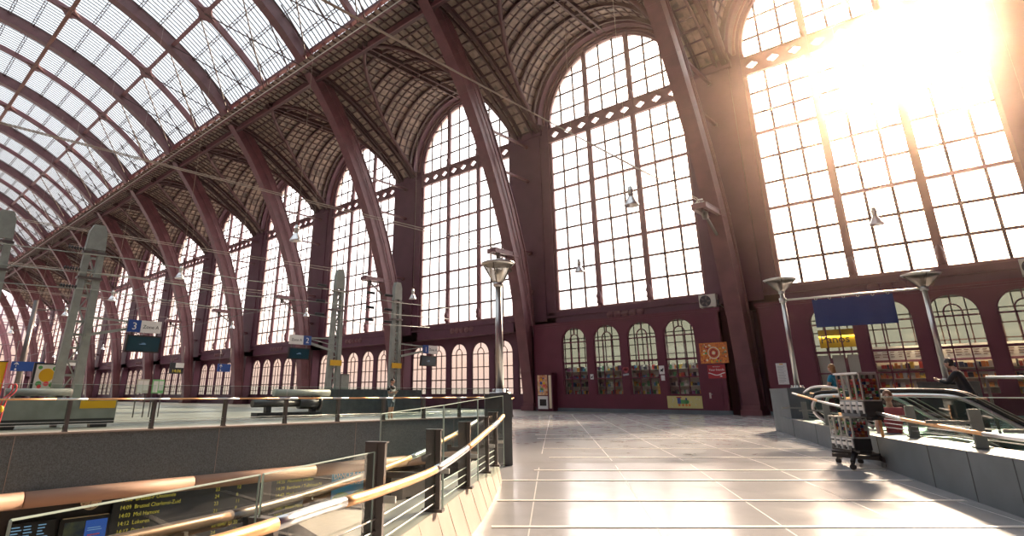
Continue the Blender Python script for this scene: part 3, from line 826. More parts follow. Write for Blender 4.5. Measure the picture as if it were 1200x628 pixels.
tb = panel('train_board', 'pale yellow board with a green toy locomotive under the fourth arched window', 'sign', -18.2, -15.87, .34, 1.1, M['paleyellow'])
m = MB(); yy = KY-.03
m.cur = 0; m.box((-17.45, yy-.012, .62), (-16.85, yy, .86)); m.lathe([(0, -.012), (.12, -.012), (.12, 0)], (-16.85, yy, .74), 16, 'y')
m.cur = 1; m.box((-17.5, yy-.014, .62), (-17.28, yy, 1.0)); m.box((-16.95, yy-.014, .84), (-16.86, yy, .98))
m.cur = 2; m.box((-17.55, yy-.016, .98), (-17.22, yy, 1.04)); 
m.cur = 3
for x in (-17.4, -17.15, -16.92, -16.72): m.lathe([(0, -.018), (.075, -.018), (.075, 0)], (x, yy, .54), 14, 'y')
m.cur = 4
for k in range(10): m.lathe([(0, -.006), (.03, -.006), (.03, 0)], (random.choice((random.uniform(-18.1, -17.6), random.uniform(-16.6, -15.95))), yy, random.uniform(.42, 1.02)), 8, 'y')
m.build('printed_pattern', [M['green'], M['signblue'], M['red'], M['orange'], M['offwhite']], tb)
for x0, x1, z0, z1, lb, ic in ((-18.55-.02, -18.2+.0, 2.5, 3.05, 'white dog notice beside the fourth arched window', 1), (-18.48, -18.22, 2.08, 2.42, 'small white paper under the white dog notice', 0), (-23.98, -23.72, 2.25, 2.62, 'small white pictogram sign between the first and second arched windows', 1)):
    q = panel('notice', lb, 'notice', x0, x1, z0, z1, M['white'])
    if ic:
        m = MB(); cx, cz = (x0+x1)/2, (z0+z1)/2; s_ = (x1-x0)
        m.ell((cx, KY-.033, cz-.03), (s_*.28, .008, s_*.2)); m.ell((cx+s_*.24, KY-.033, cz+s_*.16), (s_*.14, .008, s_*.12)); m.bar((cx-s_*.2, KY-.033, cz-s_*.15), (cx-s_*.2, KY-.033, cz-s_*.4), .01, .03); m.bar((cx+s_*.15, KY-.033, cz-s_*.15), (cx+s_*.15, KY-.033, cz-s_*.4), .01, .03)
        m.build('pictogram', M['black'], q)
q = empty('heart_sticker', (-21.07, KY, 2.8), 'pink heart sticker between the second and third arched windows', 'sticker')
m = MB()
for dx, dz, rr in ((-.1, .1, .13), (.1, .1, .13), (0, 0, .16)): m.lathe([(0, -.012), (rr, -.012), (rr, 0)], (-21.07+dx, KY, 2.8+dz), 14, 'y')
m.build('heart', M['pink'], q)
m = MB(); m.bar((-21.3, KY-.01, 2.5), (-20.85, KY-.01, 2.55), .012, .12); m.build('ribbon', M['greycloth'], q)
q = empty('notice', (-10.93, KY, 1.78), 'white sheet with printed lines pinned left of the bakery windows', 'notice')
m = MB(); m.box((-11.2, KY-.03, 1.75), (-10.62, KY, 2.95)); m.build('panel', M['white'], q)
m = MB()
for k in range(14): m.box((-11.14, KY-.034, 1.85+k*.07), (-11.14+random.uniform(.25, .46), KY-.03, 1.85+k*.07+.018))
m.build('printed_lines', M['paintgrey'], q)
m = MB(); m.box((-11.0, KY-.034, 2.86), (-10.8, KY-.03, 2.92)); m.build('yellow_header', M['yellow'], q)

# vending machine
v = empty('vending_machine', (-27.75, 38.3, 0), 'dark red vending machine with a colourful picture panel beside the great rib', 'vending machine')
x0, x1, y0, y1 = -28.5, -26.98, 38.0, 38.56
m = MB(); m.box((x0, y0, .06), (x1, y1, 2.78)); m.box((x0+.08, y0+.05, 0), (x1-.08, y1, .06))
m.box((x0, y0-.05, .06), (x0+.1, y0, 2.78)); m.box((x1-.1, y0-.05, .06), (x1, y0, 2.78)); m.box((x0, y0-.05, 2.66), (x1, y0, 2.78)); m.box((x1-.45, y0-.05, .1), (x1-.38, y0, 2.7)); m.build('cabinet', M['kiosk'], v)
m = MB(); m.box((x0+.12, y0-.02, 1.15), (x1-.48, y0, 2.62))
m.build('picture_panel', principled('vending_print', (.85, .62, .38), .3, 0, 0, 4, .5, col2=(.55, .16, .05)), v)
m = MB()
for k in range(14): m.cur = k % 5; m.lathe([(0, -.03), (random.uniform(.05, .12), -.03), (.05, 0)], (x0+random.uniform(.25, .85), y0, random.uniform(1.3, 2.45)), 10, 'y')
m.build('picture_shapes', [M['coral'], M['sky'], M['yellow'], M['green'], M['signblue']], v)
m = MB(); m.box((x1-.36, y0-.02, .2), (x1-.12, y0, 2.6)); m.build('side_strip', M['cream'], v)
m = MB(); m.box((x0+.12, y0-.04, .15), (x1-.48, y0, 1.08)); m.build('delivery_panel', M['white'], v)
m = MB(); m.box((x0+.3, y0-.06, .38), (x1-.62, y0-.04, .85)); m.build('delivery_flap', M['black'], v)

# air conditioners
def aircon(x0, y0, z0, label):
    r = empty('air_conditioner', (x0+.55, y0, z0), label, 'air conditioner', None)
    m = MB(); m.box((x0, y0, z0+.08), (x0+1.1, y0+.45, z0+.9)); m.box((x0+.1, y0+.05, z0), (x0+.2, y0+.4, z0+.08)); m.box((x0+.9, y0+.05, z0), (x0+1.0, y0+.4, z0+.08)); m.build('casing', M['offwhite'], r)
    m = MB(); m.lathe([(0, -.02), (.12, -.03), (.12, -.01), (.33, -.01), (.33, -.03), (.37, -.03), (.37, 0)], (x0+.42, y0, z0+.48), 28, 'y'); m.build('fan_grille', M['darkplastic'], r)
    m = MB()
    for a in range(5): m.obox((x0+.42+.2*cos(a*1.2566), y0-.015, z0+.48+.2*sin(a*1.2566)), (cos(a*1.2566), 0, sin(a*1.2566)), (0, 1, 0), (-sin(a*1.2566), 0, cos(a*1.2566)), .13, .006, .05)
    m.build('fan_blades', M['postmetal'], r)
    m = MB(); m.box((x0+1.1, y0+.1, z0+.2), (x0+1.2, y0+.3, z0+.5)); m.tube([(x0+1.15, y0+.2, z0+.3), (x0+1.3, y0+.25, z0+.15), (x0+1.3, y0+.6, z0+.05)], .03, 6); m.build('pipe_cover', M['postmetal'], r)
aircon(-15.3, KY-.02, 6.56, 'cream air conditioner on the shop roof below the second great window')
aircon(.52, KY-.02, 6.56, 'cream air conditioner cut off by the frame edge above the bakery')

# ---- pendant lamps hanging in two rows
def pendant(x, y, z, top, label, group, s=1.):
    r = empty('pendant_lamp', (x, y, z), label, 'lamp', group)
    m = MB(); m.lathe([(.31, 0), (.315, .03), (.27, .1), (.2, .25), (.13, .38), (.09, .42), (.085, .43), (.12, .37), (.19, .24), (.26, .09), (.30, 0)], (x, y, z), 24); m.build('bell_shade', M['chrome'], r)
    m = MB(); m.lathe([(0, .4), (.1, .4), (.11, .44), (.11, .62), (.13, .64), (.13, .7), (.1, .72), (.1, .84), (.03, .88), (0, .9)], (x, y, z), 16)
    m.lathe([(.115, .5), (.135, .52), (.115, .54)], (x, y, z), 16); m.build('lamp_neck', M['steel'], r)
    m = MB(); m.ell((x, y, z+.2), (.08, .08, .12), 12, 8); m.build('bulb', M['white'], r)
    m = MB(); m.tube([(x, y, z+.88), (x, y, top)], .009, 6); m.build('suspension_rod', M['wire'], r)
    return r
names = ['in front of the window glowing with sun', 'in the second great window from the sun', 'in the third great window from the sun', 'in the fourth great window from the sun', 'in the fifth great window from the sun', 'in the sixth great window from the sun', 'in the seventh great window from the sun', 'in the eighth great window from the sun', 'in the ninth great window from the sun', 'in the tenth great window from the sun']
for b, lb in zip(range(0, 10), names):
    pendant(bx(b)+.4, 33, 9.0 if b else 8.95, 31.2, 'bell pendant lamp of the window row hanging %s' % lb, 'pendant lamps along the windows')
for (x, y), lb in zip([(-11, 21.8), (-26.7, 15.2), (-41.7, 15.2), (-56, 15.2), (-70.5, 15.2), (-84, 15.2), (-96, 15.2)],
        ['large bell pendant lamp in front of the second great window', 'bell pendant lamp left of the cable brackets, before the fourth rib', 'bell pendant lamp above the Zone A sign with number 3', 'bell pendant lamp left of the tallest grey mast top', 'bell pendant lamp above the slim dark mast', 'small bell pendant lamp left of the slim dark mast', 'smallest bell pendant lamp of the platform row, farthest away']):
    zt = ZA+sqrt(RA**2-(y-YA)**2)+.3
    pendant(x, y, 8.8, zt, lb, 'pendant lamps along the platforms')

# ---- cable brackets on the ribs and the span wires
ordn = ['first', 'second', 'third', 'fourth', 'fifth', 'sixth', 'seventh', 'eighth', 'ninth']
for i in range(1, 8):
    x = rx(i); z = 12.0
    r = empty('cable_bracket', (x, 35.5, z), 'maroon steel cable bracket on the %s rib from the sunlit window' % ordn[i-1], 'bracket', 'cable brackets on the ribs')
    m = MB()
    for dx in (-.35, .35): m.box((x+dx-.08, 34.2, z), (x+dx+.08, 37.4, z+.3)); m.box((x+dx-.13, 34.2, z+.27), (x+dx+.13, 37.4, z+.33)); m.box((x+dx-.13, 34.2, z-.03), (x+dx+.13, 37.4, z+.03))
    m.box((x-.45, 34.15, z), (x+.45, 34.3, z+.33)); m.box((x-.4, 35.2, z+.02), (x+.4, 35.35, z+.28)); m.build('beam_pair', M['plum'], r)
    m = MB(); m.bar((x, 34.7, z), (x, 36.6, z-1.2), .14, .14); m.lathe([(.0, -.55), (.16, -.5), (.2, -.2), (.1, 0), (0, .02)], (x, 35, z), 12); m.build('brace_and_pulley', M['postmetal'], r)
    m = MB(); m.box((x-.3, 34.3, z+.33), (x+.3, 34.8, z+.42)); m.tube([(x-.25, 34.5, z+.42), (x-.1, 34.45, z+.62), (x+.2, 34.4, z+.58)], .05, 6); m.build('cable_clamp', M['steel'], r)
    for j, (dz, sag) in enumerate(((.45, .55), (.1, .35))):
        if i > 5 and j: continue
        wv = empty('span_wire', (x, 34.4, z+dz), '%s grey span wire running inward from the %s rib bracket' % ('upper' if j == 0 else 'lower', ordn[i-1]), 'wire', 'span wires across the tracks')
        m = MB(); pts = [(x+(.15 if j else -.1), 34.4-k*1.5, z+dz-sag*(1-((k-24)/24.)**2)+.25) for k in range(49)]
        m.tube(pts, .027, 5); m.build('wire', M['wire'], wv)
# catenary wires between the grey masts, with insulators
for (za, zb, yb_, lb) in ((9.2, 8.9, 39, 'topmost catenary wire strung between the grey masts and the wall'), (8.0, 7.9, 39, 'middle catenary wire strung between the grey masts and the wall'), (7.0, 6.9, 36, 'lowest catenary wire strung between the grey masts')):
    wv = empty('catenary_wire', (-38.66, 2, za), lb, 'wire', 'catenary wires at the masts')
    m = MB(); m.tube([(-38.66, -30+k*(yb_+30)/20, za+(zb-za)*k/20-.25*sin(k*pi/4)**2) for k in range(21)], .03, 5); m.build('wire', M['paintgrey'], wv)
    for y in (8.2, 24.6, 29.3, 31.2):
        m = MB()
        for q in range(6): m.lathe([(.03, -.06), (.13, 0), (.03, .06)], (-38.66, y-.35+q*.14, za), 10, 'y')
        m.build('insulator', M['darkplastic'], wv)
def cont_wire(y, z, lb):
    wv = empty('contact_wire', (-60, y, z), lb, 'wire', 'contact wires above the tracks')
    m = MB(); m.tube([(-185+k*8, y, z-.12*(k % 2)) for k in range(20)], .02, 5); m.build('wire', M['postmetal'], wv)
cont_wire(13.5, 6.8, 'contact wire over the track behind the number 3 sign'); cont_wire(20, 6.8, 'contact wire over the track before the number 2 sign'); cont_wire(13.5, 8.2, 'upper carrying wire over the track behind the number 3 sign')

# ---- lattice masts
def mast(x, y, h, wd, label, rt_=1.):
    r = empty('catenary_mast', (x, y, 0), label, 'mast', 'grey catenary masts')
    f = lambda z: wd*(1.-.38*z/h)
    for sy in (-1, 1):
        m = MB(); b0, b1 = f(0), f(h-1.5)
        vs = []
        for z, q in ((0, b0), (h-1.4, b1)):
            for dx in (-.16, .16):
                for yy in (q, q*.36): vs.append((x+dx, y+sy*yy, z))
        m.add(vs, [(0, 1, 3, 2), (4, 5, 7, 6), (0, 1, 5, 4), (2, 3, 7, 6), (0, 2, 6, 4), (1, 3, 7, 5)]); m.build('upright', M['paintgrey'], r)
    m = MB(); k = int(h/.9)
    for j in range(k):
        z0 = j*(h-2)/k; z1 = (j+1)*(h-2)/k; s = 1 if j % 2 else -1
        m.bar((x, y+s*f(z0)*.3, z0), (x, y-s*f(z1)*.3, z1), .06, .1, (1, 0, 0))
        m.box((x-.1, y-f(z1)*.3, z1-.06), (x+.1, y+f(z1)*.3, z1+.06))
    m.build('lattice', M['paintgrey'], r)
    t = f(h-1.5)
    m = MB(); m.prism([(-t, 0), (t, 0), (t*.9, 1.05), (t*.55, 1.5), (-t*.55, 1.5), (-t*.9, 1.05)], lambda u, v_: (x-.2, y+u, h-1.5+v_), lambda u, v_: (x+.2, y+u, h-1.5+v_)); m.build('mast_head', M['paintgrey'], r)
    for z in (h-1.7, h-3.2):
        m = MB(); m.box((x-.24, y-f(z)-.08, z-.07), (x+.24, y+f(z)+.08, z+.07)); m.build('clamp_band', M['postmetal'], r)
    m = MB(); m.box((x-.4, y-wd*1.4, 0), (x+.4, y+wd*1.4, .35)); m.build('footing', M['concrete'], r)
    return r
mast(-39, 9.2, 10.8, .76, 'tall grey lattice mast left of the number 3 platform sign')
mast(-39, 26.4, 10.7, .62, 'grey mast right of the number 2 platform sign, yellow plate at mid height')
mast(-39, 32.4, 10.5, .62, 'grey lattice mast behind the man in shorts')
mast(-39, 4.75, 10.7, .76, 'grey mast cut off by the left edge of the frame')
r = empty('catenary_mast', (-74, 13.2, 0), 'slim dark mast above the orange poster, far behind', 'mast')
m = MB(); m.tube([(-74, 13.2, 0), (-74, 13.2, 10.5)], [.32, .2], 10); m.build('pole', M['postmetal'], r)
m = MB(); m.bar((-74, 13.2, 9.5), (-74, 17, 9.9), .1, .1); m.build('arm', M['postmetal'], r)
for y, lb in ((26.4, 'yellow plate on the mast right of the number 2 sign'), (32.4, 'yellow plate on the mast behind the man in shorts')):
    r = empty('mast_plate', (-38.7, y, 3.3), lb, 'plate', 'yellow mast plates')
    m = MB(); m.box((-38.72, y-.52, 3.28), (-38.68, y+.5, 3.7)); m.build('plate', M['yellow'], r)
    for dy in (-.4, .4): m = MB(); m.box((-38.86, y+dy-.05, 3.4), (-38.72, y+dy+.05, 3.6)); m.build('bracket', M['postmetal'], r)

# ---- platform signs with screens
def zone_sign(num, ynum0, ynum1, yz0, yz1, z0, z1, ys0, ys1, zs0, zs1, ym, label, scr):
    x = -38.6
    r = empty('platform_sign', (x, (yz0+yz1)/2, z0), label, 'sign', 'platform signs')
    m = MB(); m.box((x, ynum0, z0), (x+.14, ynum1, z1)); m.build('number_box', M['signblue'], r)
    m = MB(); m.box((x, yz0, z0), (x+.13, yz1, z1)); m.build('zone_box', M['white'], r)
    hh = z1-z0
    text(num, hh*.85, M['white'], r, (x+.145, (ynum0+ynum1)/2, z0+hh*.2), EY, EZ, align='CENTER', name='number')
    text('Zone A', hh*.42, M['darkplastic'], r, (x+.135, (yz0+yz1)/2, z0+hh*.34), EY, EZ, align='CENTER')
    m = MB(); ya = min(yz0, ynum0); yb = max(yz1, ynum1); yc = ya if abs(ya-ym) < abs(yb-ym) else yb
    m.bar((x, ym, z1-.05), (x, yc, z1-.12), .12, .1); m.bar((x, ym, z0-.35), (x, yc, z0+.15), .14, .16); m.bar((x, ym, z0+.1), (x, yc, z1-.2), .06, .06); m.build('arm', M['paintgrey'], r)
    t = empty('platform_screen', (x, (ys0+ys1)/2, zs0), scr, 'screen', 'platform screens')
    m = MB(); c = V((x+.05, (ys0+ys1)/2, (zs0+zs1)/2)); n_ = V((1, 0, -.12)).normalized(); u_ = V((.12, 0, 1)).normalized()
    m.obox(c, n_, EY, u_, .09, (ys1-ys0)/2, (zs1-zs0)/2); m.build('casing', M['black'], t)
    m = MB(); m.obox(c+n_*.092, n_, EY, u_, .004, (ys1-ys0)/2-.08, (zs1-zs0)/2-.08); m.build('display', M['screen'], t)
    m = MB(); cc = c+n_*.099
    for k in range(2): m.obox(cc+u_*(.04-.06*k)+EY*(-.05*k), n_, EY, u_, .003, (.1+.08*k), .01)
    m.build('display_text', M['bluelit2'], t)
    m = MB(); m.box((x-.02, ys0+.2, zs1-.02), (x+.04, ys0+.28, z0+.02)); m.build('hanger', M['postmetal'], t); m = MB(); m.box((x-.02, ys1-.28, zs1-.02), (x+.04, ys1-.2, z0+.02)); m.build('hanger', M['postmetal'], t)
zone_sign('3', 11.55, 12.25, 12.25, 13.4, 4.72, 5.42, 11.6, 13.5, 3.58, 4.55, 9.5, 'blue and white platform sign reading 3 Zone A', 'dark screen hanging under the number 3 sign')
zone_sign('2', 23.3, 23.95, 22.2, 23.3, 4.65, 5.3, 22.2, 23.9, 3.6, 4.42, 26.1, 'white and blue platform sign reading Zone A 2', 'dark screen hanging under the number 2 sign')
zone_sign('1', 35.15, 35.75, 35.75, 36.85, 4.62, 5.32, 34.9, 36.7, 3.55, 4.44, 32.7, 'blue and white platform sign reading 1 Zone A', 'dark screen hanging under the number 1 sign')
# small far hanging signs
def small_sign(x, y0, y1, z0, z1, mats, label, icon=None):
    r = empty('hanging_sign', (x, (y0+y1)/2, z0), label, 'sign')
    m = MB(); m.box((x, y0, z0), (x+.1, y1, z1)); m.build('panel', mats[0], r)
    if len(mats) > 1: m = MB(); m.box((x+.1, y0+(y1-y0)*.4, z0+(z1-z0)*.55), (x+.12, y1, z1)); m.build('white_field', mats[1], r)
    m = MB()
    for y in (y0+.15, y1-.15): m = MB(); m.tube([(x+.05, y, z1), (x+.05, y, z1+1.6)], .03, 6); m.build('hanger', M['postmetal'], r)
    if icon == 'led': text('14:06', (z1-z0)*.4, M['led'], r, (x+.13, (y0+y1)/2, z0+.12), EY, EZ, align='CENTER', name='led_text')
    if icon == 'arrow':
        m = MB(); c = (x+.11, y0+.32, (z0+z1)/2+.1); m.bar((c[0], c[1], c[2]-.16), (c[0], c[1], c[2]+.16), .02, .06); m.bar((c[0], c[1]-.14, c[2]+.04), (c[0], c[1], c[2]+.18), .02, .05); m.bar((c[0], c[1]+.14, c[2]+.04), (c[0], c[1], c[2]+.18), .02, .05)
        m.lathe([(.07, 0), (.07, .02), (0, .02)], (x+.1, y0+.32, z0+.14), 12, 'x'); m.build('arrow_pictogram', M['white'], r)
small_sign(-60, 22.2, 23.5, 3.1, 4.1, [M['darkplastic'], M['white']], 'dark hanging train indicator with amber text above the pale notice stand', 'led')
small_sign(-60, 26.8, 28.15, 3.4, 4.16, [M['signblue']], 'blue hanging arrow sign between two ribs right of the amber indicator', 'arrow')
small_sign(-60, 10.0, 12.2, 3.0, 3.75, [M['signblue']], 'blue hanging arrow sign beside the slim dark mast', 'arrow')
small_sign(-60, 13.3, 14.6, 3.55, 4.0, [M['white']], 'small white and blue sign above the orange poster')
# poster stand
r = empty('advert_stand', (-40, 8.35, 0), 'framed advertising stand with an orange disc poster left of the tall grey mast', 'poster stand')
m = MB(); m.box((-40.1, 7.7, 1.4), (-39.95, 9.0, 2.85)); m.box((-40.1, 7.85, 0), (-39.98, 8.0, 1.4)); m.box((-40.1, 8.75, 0), (-39.98, 8.9, 1.4)); m.build('frame', M['darkplastic'], r)
m = MB(); m.box((-39.95, 7.82, 1.5), (-39.93, 8.88, 2.76)); m.build('poster', M['white'], r)
m = MB(); m.lathe([(.36, 0), (.36, .012), (0, .012)], (-39.93, 8.35, 2.2), 24, 'x')
m.cur = 1
for y, z, q in ((8.0, 2.6, .1), (8.7, 2.55, .12), (8.05, 1.75, .14), (8.65, 1.7, .12)): m.lathe([(q, 0), (q, .016), (0, .016)], (-39.93, y, z), 12, 'x')
m.cur = 2
for y, z, q in ((8.4, 1.75, .13), (8.1, 1.6, .1), (8.75, 1.95, .07)): m.lathe([(q, 0), (q, .02), (0, .02)], (-39.93, y, z), 12, 'x')
m.build('printed_fruit', [M['yellow'], M['green'], M['coral']], r)
# notice stands and yellow kiosk
for y0, lb in ((11.75, 'left one of two pale notice stands between the ribs'), (12.45+.1, 'right one of two pale notice stands between the ribs')):
    r = empty('notice_stand', (-36, y0, 0), lb, 'notice stand', 'pale notice stands')
    m = MB(); m.box((-36, y0, 1.25), (-35.95, y0+.62, 1.98)); m.build('board', M['lime'] if y0 > 12 else M['offwhite'], r)
    m = MB(); m.box((-35.95, y0+.05, 1.3), (-35.94, y0+.3, 1.9)); m.box((-35.95, y0+.34, 1.4), (-35.94, y0+.58, 1.9)); m.build('sheets', M['white'], r)
    for yy in (y0+.06, y0+.54): m = MB(); m.box((-36.02, yy-.025, 0), (-35.97, yy+.025, 1.25)); m.build('leg', M['postmetal'], r)
r = empty('ticket_machine', (-34.5, 5.0, 0), 'tall yellow machine at the left edge of the frame', 'ticket machine')
m = MB(); m.box((-35, 4.2, 0), (-34.4, 5.6, 2.6)); m.build('cabinet', M['yellow'], r)
m = MB(); m.box((-35.02, 4.18, 2.6), (-34.38, 5.62, 2.64)); m.build('top_trim', M['black'], r)
m = MB(); m.box((-34.4, 5.56, .1), (-34.37, 5.6, 2.55)); m.build('edge_strip', M['coral'], r)
m = MB(); m.box((-34.4, 4.5, 1.2), (-34.37, 5.3, 2.0)); m.build('screen', M['screen'], r)
r = empty('tube_frame', (-24.6, 4.2, 0), 'coral red bent tube frame at the left end of the far railing', 'tube frame')
for dy in (0, .1):
    m = MB(); m.tube(spline([(-24.6, 4.03+dy, 0), (-24.6, 4.06+dy, .52), (-24.6, 4.1+dy, 1.0), (-24.6, 4.22+dy, 1.17), (-24.6, 4.29+dy, 1.3), (-24.6, 4.28+dy, 1.46), (-24.6, 4.22+dy, 1.5), (-24.6, 4.17+dy, 1.38)], 4), .022, 8); m.build('bent_tube', M['coral'], r)
m = MB(); m.ell((-24.55, 4.1, .72), (.06, .08, .11)); m.build('tag', M['yellow'], r)

# ---- buffer stops with cylinders
def buffer_stop(x, y0, y1, label, plate):
    r = empty('buffer_stop', (x, (y0+y1)/2, 0), label, 'buffer stop', None)
    m = MB(); m.box((x-.5, y0, .32), (x, y1, 1.02)); m.build('beam', M['paintgrey'], r)
    m = MB(); m.box((x-.45, y0, .14), (x-.02, y1, .32)); m.build('lower_rail', M['darkplastic'], r)
    n = 3
    for k in range(n):
        yy = y0+.5+(y1-y0-1.)*k/(n-1); m = MB(); m.box((x-.4, yy-.28, 0), (x-.05, yy+.28, .14)); m.build('foot', M['darkplastic'], r)
    m = MB(); m.tube([(x-1.2, y0+3.4, 1.25), (x-1.2, y1-1.3, 1.25)], .14, 14); m.build('cylinder', M['offwhite'], r)
    m = MB(); m.box((x-1.3, y0+3.7, 0), (x-1.1, y0+3.9, 1.13)); m.build('cylinder_support', M['postmetal'], r)
    m = MB(); m.box((x-1.3, y1-1.8, 0), (x-1.1, y1-1.6, 1.13)); m.build('cylinder_support', M['postmetal'], r)
    if plate: m = MB(); m.box((x, y1-1.25, .68), (x+.02, y1-.05, .95)); m.build('yellow_plate', M['yellow'], r)
buffer_stop(-26.3, 1.2, 8.0, 'grey buffer stop with a yellow plate and beige cylinder behind the left railing', True)
r = empty('buffer_stop', (-31, 18.6, 0), 'dark hydraulic buffer with a beige cylinder on top, behind the middle of the far railing', 'buffer stop')
m = MB(); m.tube([(-31, 17.2, 1.28), (-31, 20.8, 1.28)], .19, 14); m.build('cylinder', M['offwhite'], r)
m = MB(); m.tube([(-31, 16, .72), (-31, 18.8, .72)], .2, 12); m.tube([(-31, 18.8, .72), (-31, 20.2, .72)], .32, 12); m.tube([(-31, 20.0, .72), (-31, 20.15, .72)], .42, 14); m.build('hydraulic_ram', M['postmetal'], r)
m = MB(); m.box((-31.4, 16.2, 0), (-30.7, 20.2, .25)); m.box((-31.2, 16.8, .2), (-30.9, 17.1, 1.1)); m.box((-31.2, 19.6, .2), (-30.9, 19.9, 1.1)); m.build('base_frame', M['darkplastic'], r)
# low wall planter by the rails, dark
m = MB(); m.box((-33, 21.2, 0), (-32.4, 29.5, 1.5)); q = m.build('platform_screen_wall', M['block'], None, loc=(-32.7, 25, 0)); tag(q, 'low dark teal wall standing behind the man in shorts', 'low wall')
r = empty('cable_cabinet', (-44, 30.9, 0), 'grey steel cabinet beside the mast behind the man in shorts', 'cabinet')
m = MB(); m.box((-44.4, 30.3, 0), (-43.6, 31.2, 2.9)); m.build('casing', M['postmetal'], r); m = MB(); m.box((-43.6, 30.36, .1), (-43.57, 31.14, 2.8)); m.build('door', M['paintgrey'], r)

# ---- far railing along the granite wall: posts, glass, bronze and steel handrail
fr = empty('glass_railing', (-22.3, 12, .05), 'glass railing with a bronze and steel handrail on top of the dark granite wall', 'railing')
py = [-9.6+2.51*k for k in range(15)]
py = [y-.01 for y in py]
for y in py:
    m = MB(); m.box((-22.42, y-.05, .05), (-22.36, y+.05, .99)); m.box((-22.3, y-.05, .05), (-22.24, y+.05, .99)); m.box((-22.42, y-.06, .05), (-22.22, y+.06, .1)); m.build('post', M['postmetal'], fr)
for ya, yb in zip(py, py[1:]):
    m = MB(); m.add([(-22.33, ya+.03, .12), (-22.33, yb-.03, .12), (-22.33, yb-.03, 1.48), (-22.33, ya+.03, 1.48)], [(0, 1, 2, 3)]); g = m.build('glass_pane', M['railglass'], fr)
    m = MB(); m.box((-22.335, ya+.03, 1.475), (-22.325, yb-.03, 1.485)); m.build('pane_edge', M['glassedge'], g)
    m = MB(); m.tube([(-22.2, ya+.42, 1.03), (-22.2, yb-.42, 1.03)], .03, 10); m.build('handrail_bronze', M['bronze'], fr)
    m = MB(); m.tube([(-22.2, yb-.42, 1.03), (-22.2, yb+.42, 1.03)], .03, 10); m.build('handrail_steel', M['chrome'], fr)
for z in (.28, .36):
    m = MB(); m.tube([(-22.28, py[0], z), (-22.28, py[-1], z)], .008, 5); m.build('tension_wire', M['steel'], fr)
er = empty('glass_railing', (-15, 18.2, 0), 'glass railing seen nearly end-on left of the lamp pedestal', 'railing')
A0, B0 = V((-22.1, 27.05, 0)), V((-7.95, 9.3, 0))
for k in range(7):
    a = A0.lerp(B0, k/7.); b_ = A0.lerp(B0, (k+1)/7.-.006)
    m = MB(); m.add([(a.x, a.y, .05), (b_.x, b_.y, .05), (b_.x, b_.y, 1.3), (a.x, a.y, 1.3)], [(0, 1, 2, 3)]); g = m.build('glass_pane', M['railglass'], er)
    m = MB(); m.bar((a.x, a.y, 1.3), (b_.x, b_.y, 1.3), .01, .01); m.bar((b_.x, b_.y, .05), (b_.x, b_.y, 1.3), .008, .008); m.build('pane_edge', M['glassedge'], g)
    m = MB(); m.box((a.x-.05, a.y-.05, 0), (a.x+.05, a.y+.05, .98)); m.build('post', M['postmetal'], er)
m = MB(); m.tube([A0+V((.1, .1, 1.0)), B0.lerp(A0, .05)+V((.02, .02, 1.0))], .03, 8); m.build('handrail', M['bronze'], er)

# ---- near curved railing on the pale kerb
nr = empty('curved_railing', (-4, 4, .2), 'curved railing with sunlit bronze handrail on the pale stone kerb', 'railing')
posts = [(-2.70, 1.52, .62), (-3.25, 2.58, .86), (-4.03, 3.84, .86), (-4.73, 4.97, .87), (-5.44, 6.08, .88), (-5.84, 6.72, .92)]
ktv = [V((*p_, 0)) for p_ in [(-7.0, 8.5)]+kt]
def tang(x, y):
    best = min(zip(ktv, ktv[1:]), key=lambda ab: ((ab[0]+ab[1])/2-V((x, y, 0))).length); return (best[1]-best[0]).normalized()
for x, y, zt in posts:
    t = tang(x, y); n = V((-t.y, t.x, 0)); z0 = .2
    r = V((x, y, 0))
    m = MB(); c_ = r+EZ*((z0+zt)/2); hh_ = (zt-z0)/2
    m.obox(c_+n*.035, t, n, EZ, .02, .026, hh_); m.obox(c_, t, n, EZ, .032, .01, hh_); m.obox(c_-n*.04, t, n, EZ, .03, .03, hh_)
    m.obox(r+EZ*(z0+.012), t, n, EZ, .05, .09, .012); m.obox(r+EZ*(zt-.004), t, n, EZ, .03, .072, .005)
    p_ = m.build('post', M['postmetal'], nr)
    m = MB(); zr = .5 if zt > .7 else .5
    m.obox(r-n*.28+V((0, 0, zr-.02)), n, t, EZ, .2, .015, .025); m.obox(r-n*.46+V((0, 0, zr)), n, t, EZ, .03, .012, .035); m.build('bracket_arm', M['postmetal'], p_)
    m = MB(); m.obox(r+n*.09+V((0, 0, zr+.02)), n, t, EZ, .05, .012, .02); m.build('rail_bracket', M['steel'], p_)
ra = [(-6.85, 8.3, .86), (-6.0, 7.14, .85), (-5.45, 6.35, .79), (-4.87, 5.47, .73), (-4.3, 4.55, .645), (-3.65, 3.49, .585), (-3.03, 2.44, .6), (-2.76, 1.87, .61), (-2.49, 1.29, .61), (-2.22, .5, .61), (-2.0, -.6, .61)]
sp = spline(ra[1:]) 
cuts = [0, 5, 9, 18, 24, 34, 40, 49, len(sp)-1]
for k in range(len(cuts)-1):
    m = MB(); m.tube(sp[cuts[k]:cuts[k+1]+1], .029, 12); m.build('handrail_bronze' if k % 2 == 0 else 'handrail_steel', M['bronze'] if k % 2 == 0 else M['chrome'], nr)
rb = [(-2.75, .2, .57), (-3.06, 1.17, .56), (-3.38, 1.85, .54), (-3.72, 2.51, .54), (-4.37, 3.57, .54), (-5.1, 4.76, .57), (-5.49, 5.38, .62), (-6.19, 6.44, .67), (-7.1, 7.85, .77)]
sp = spline(rb)
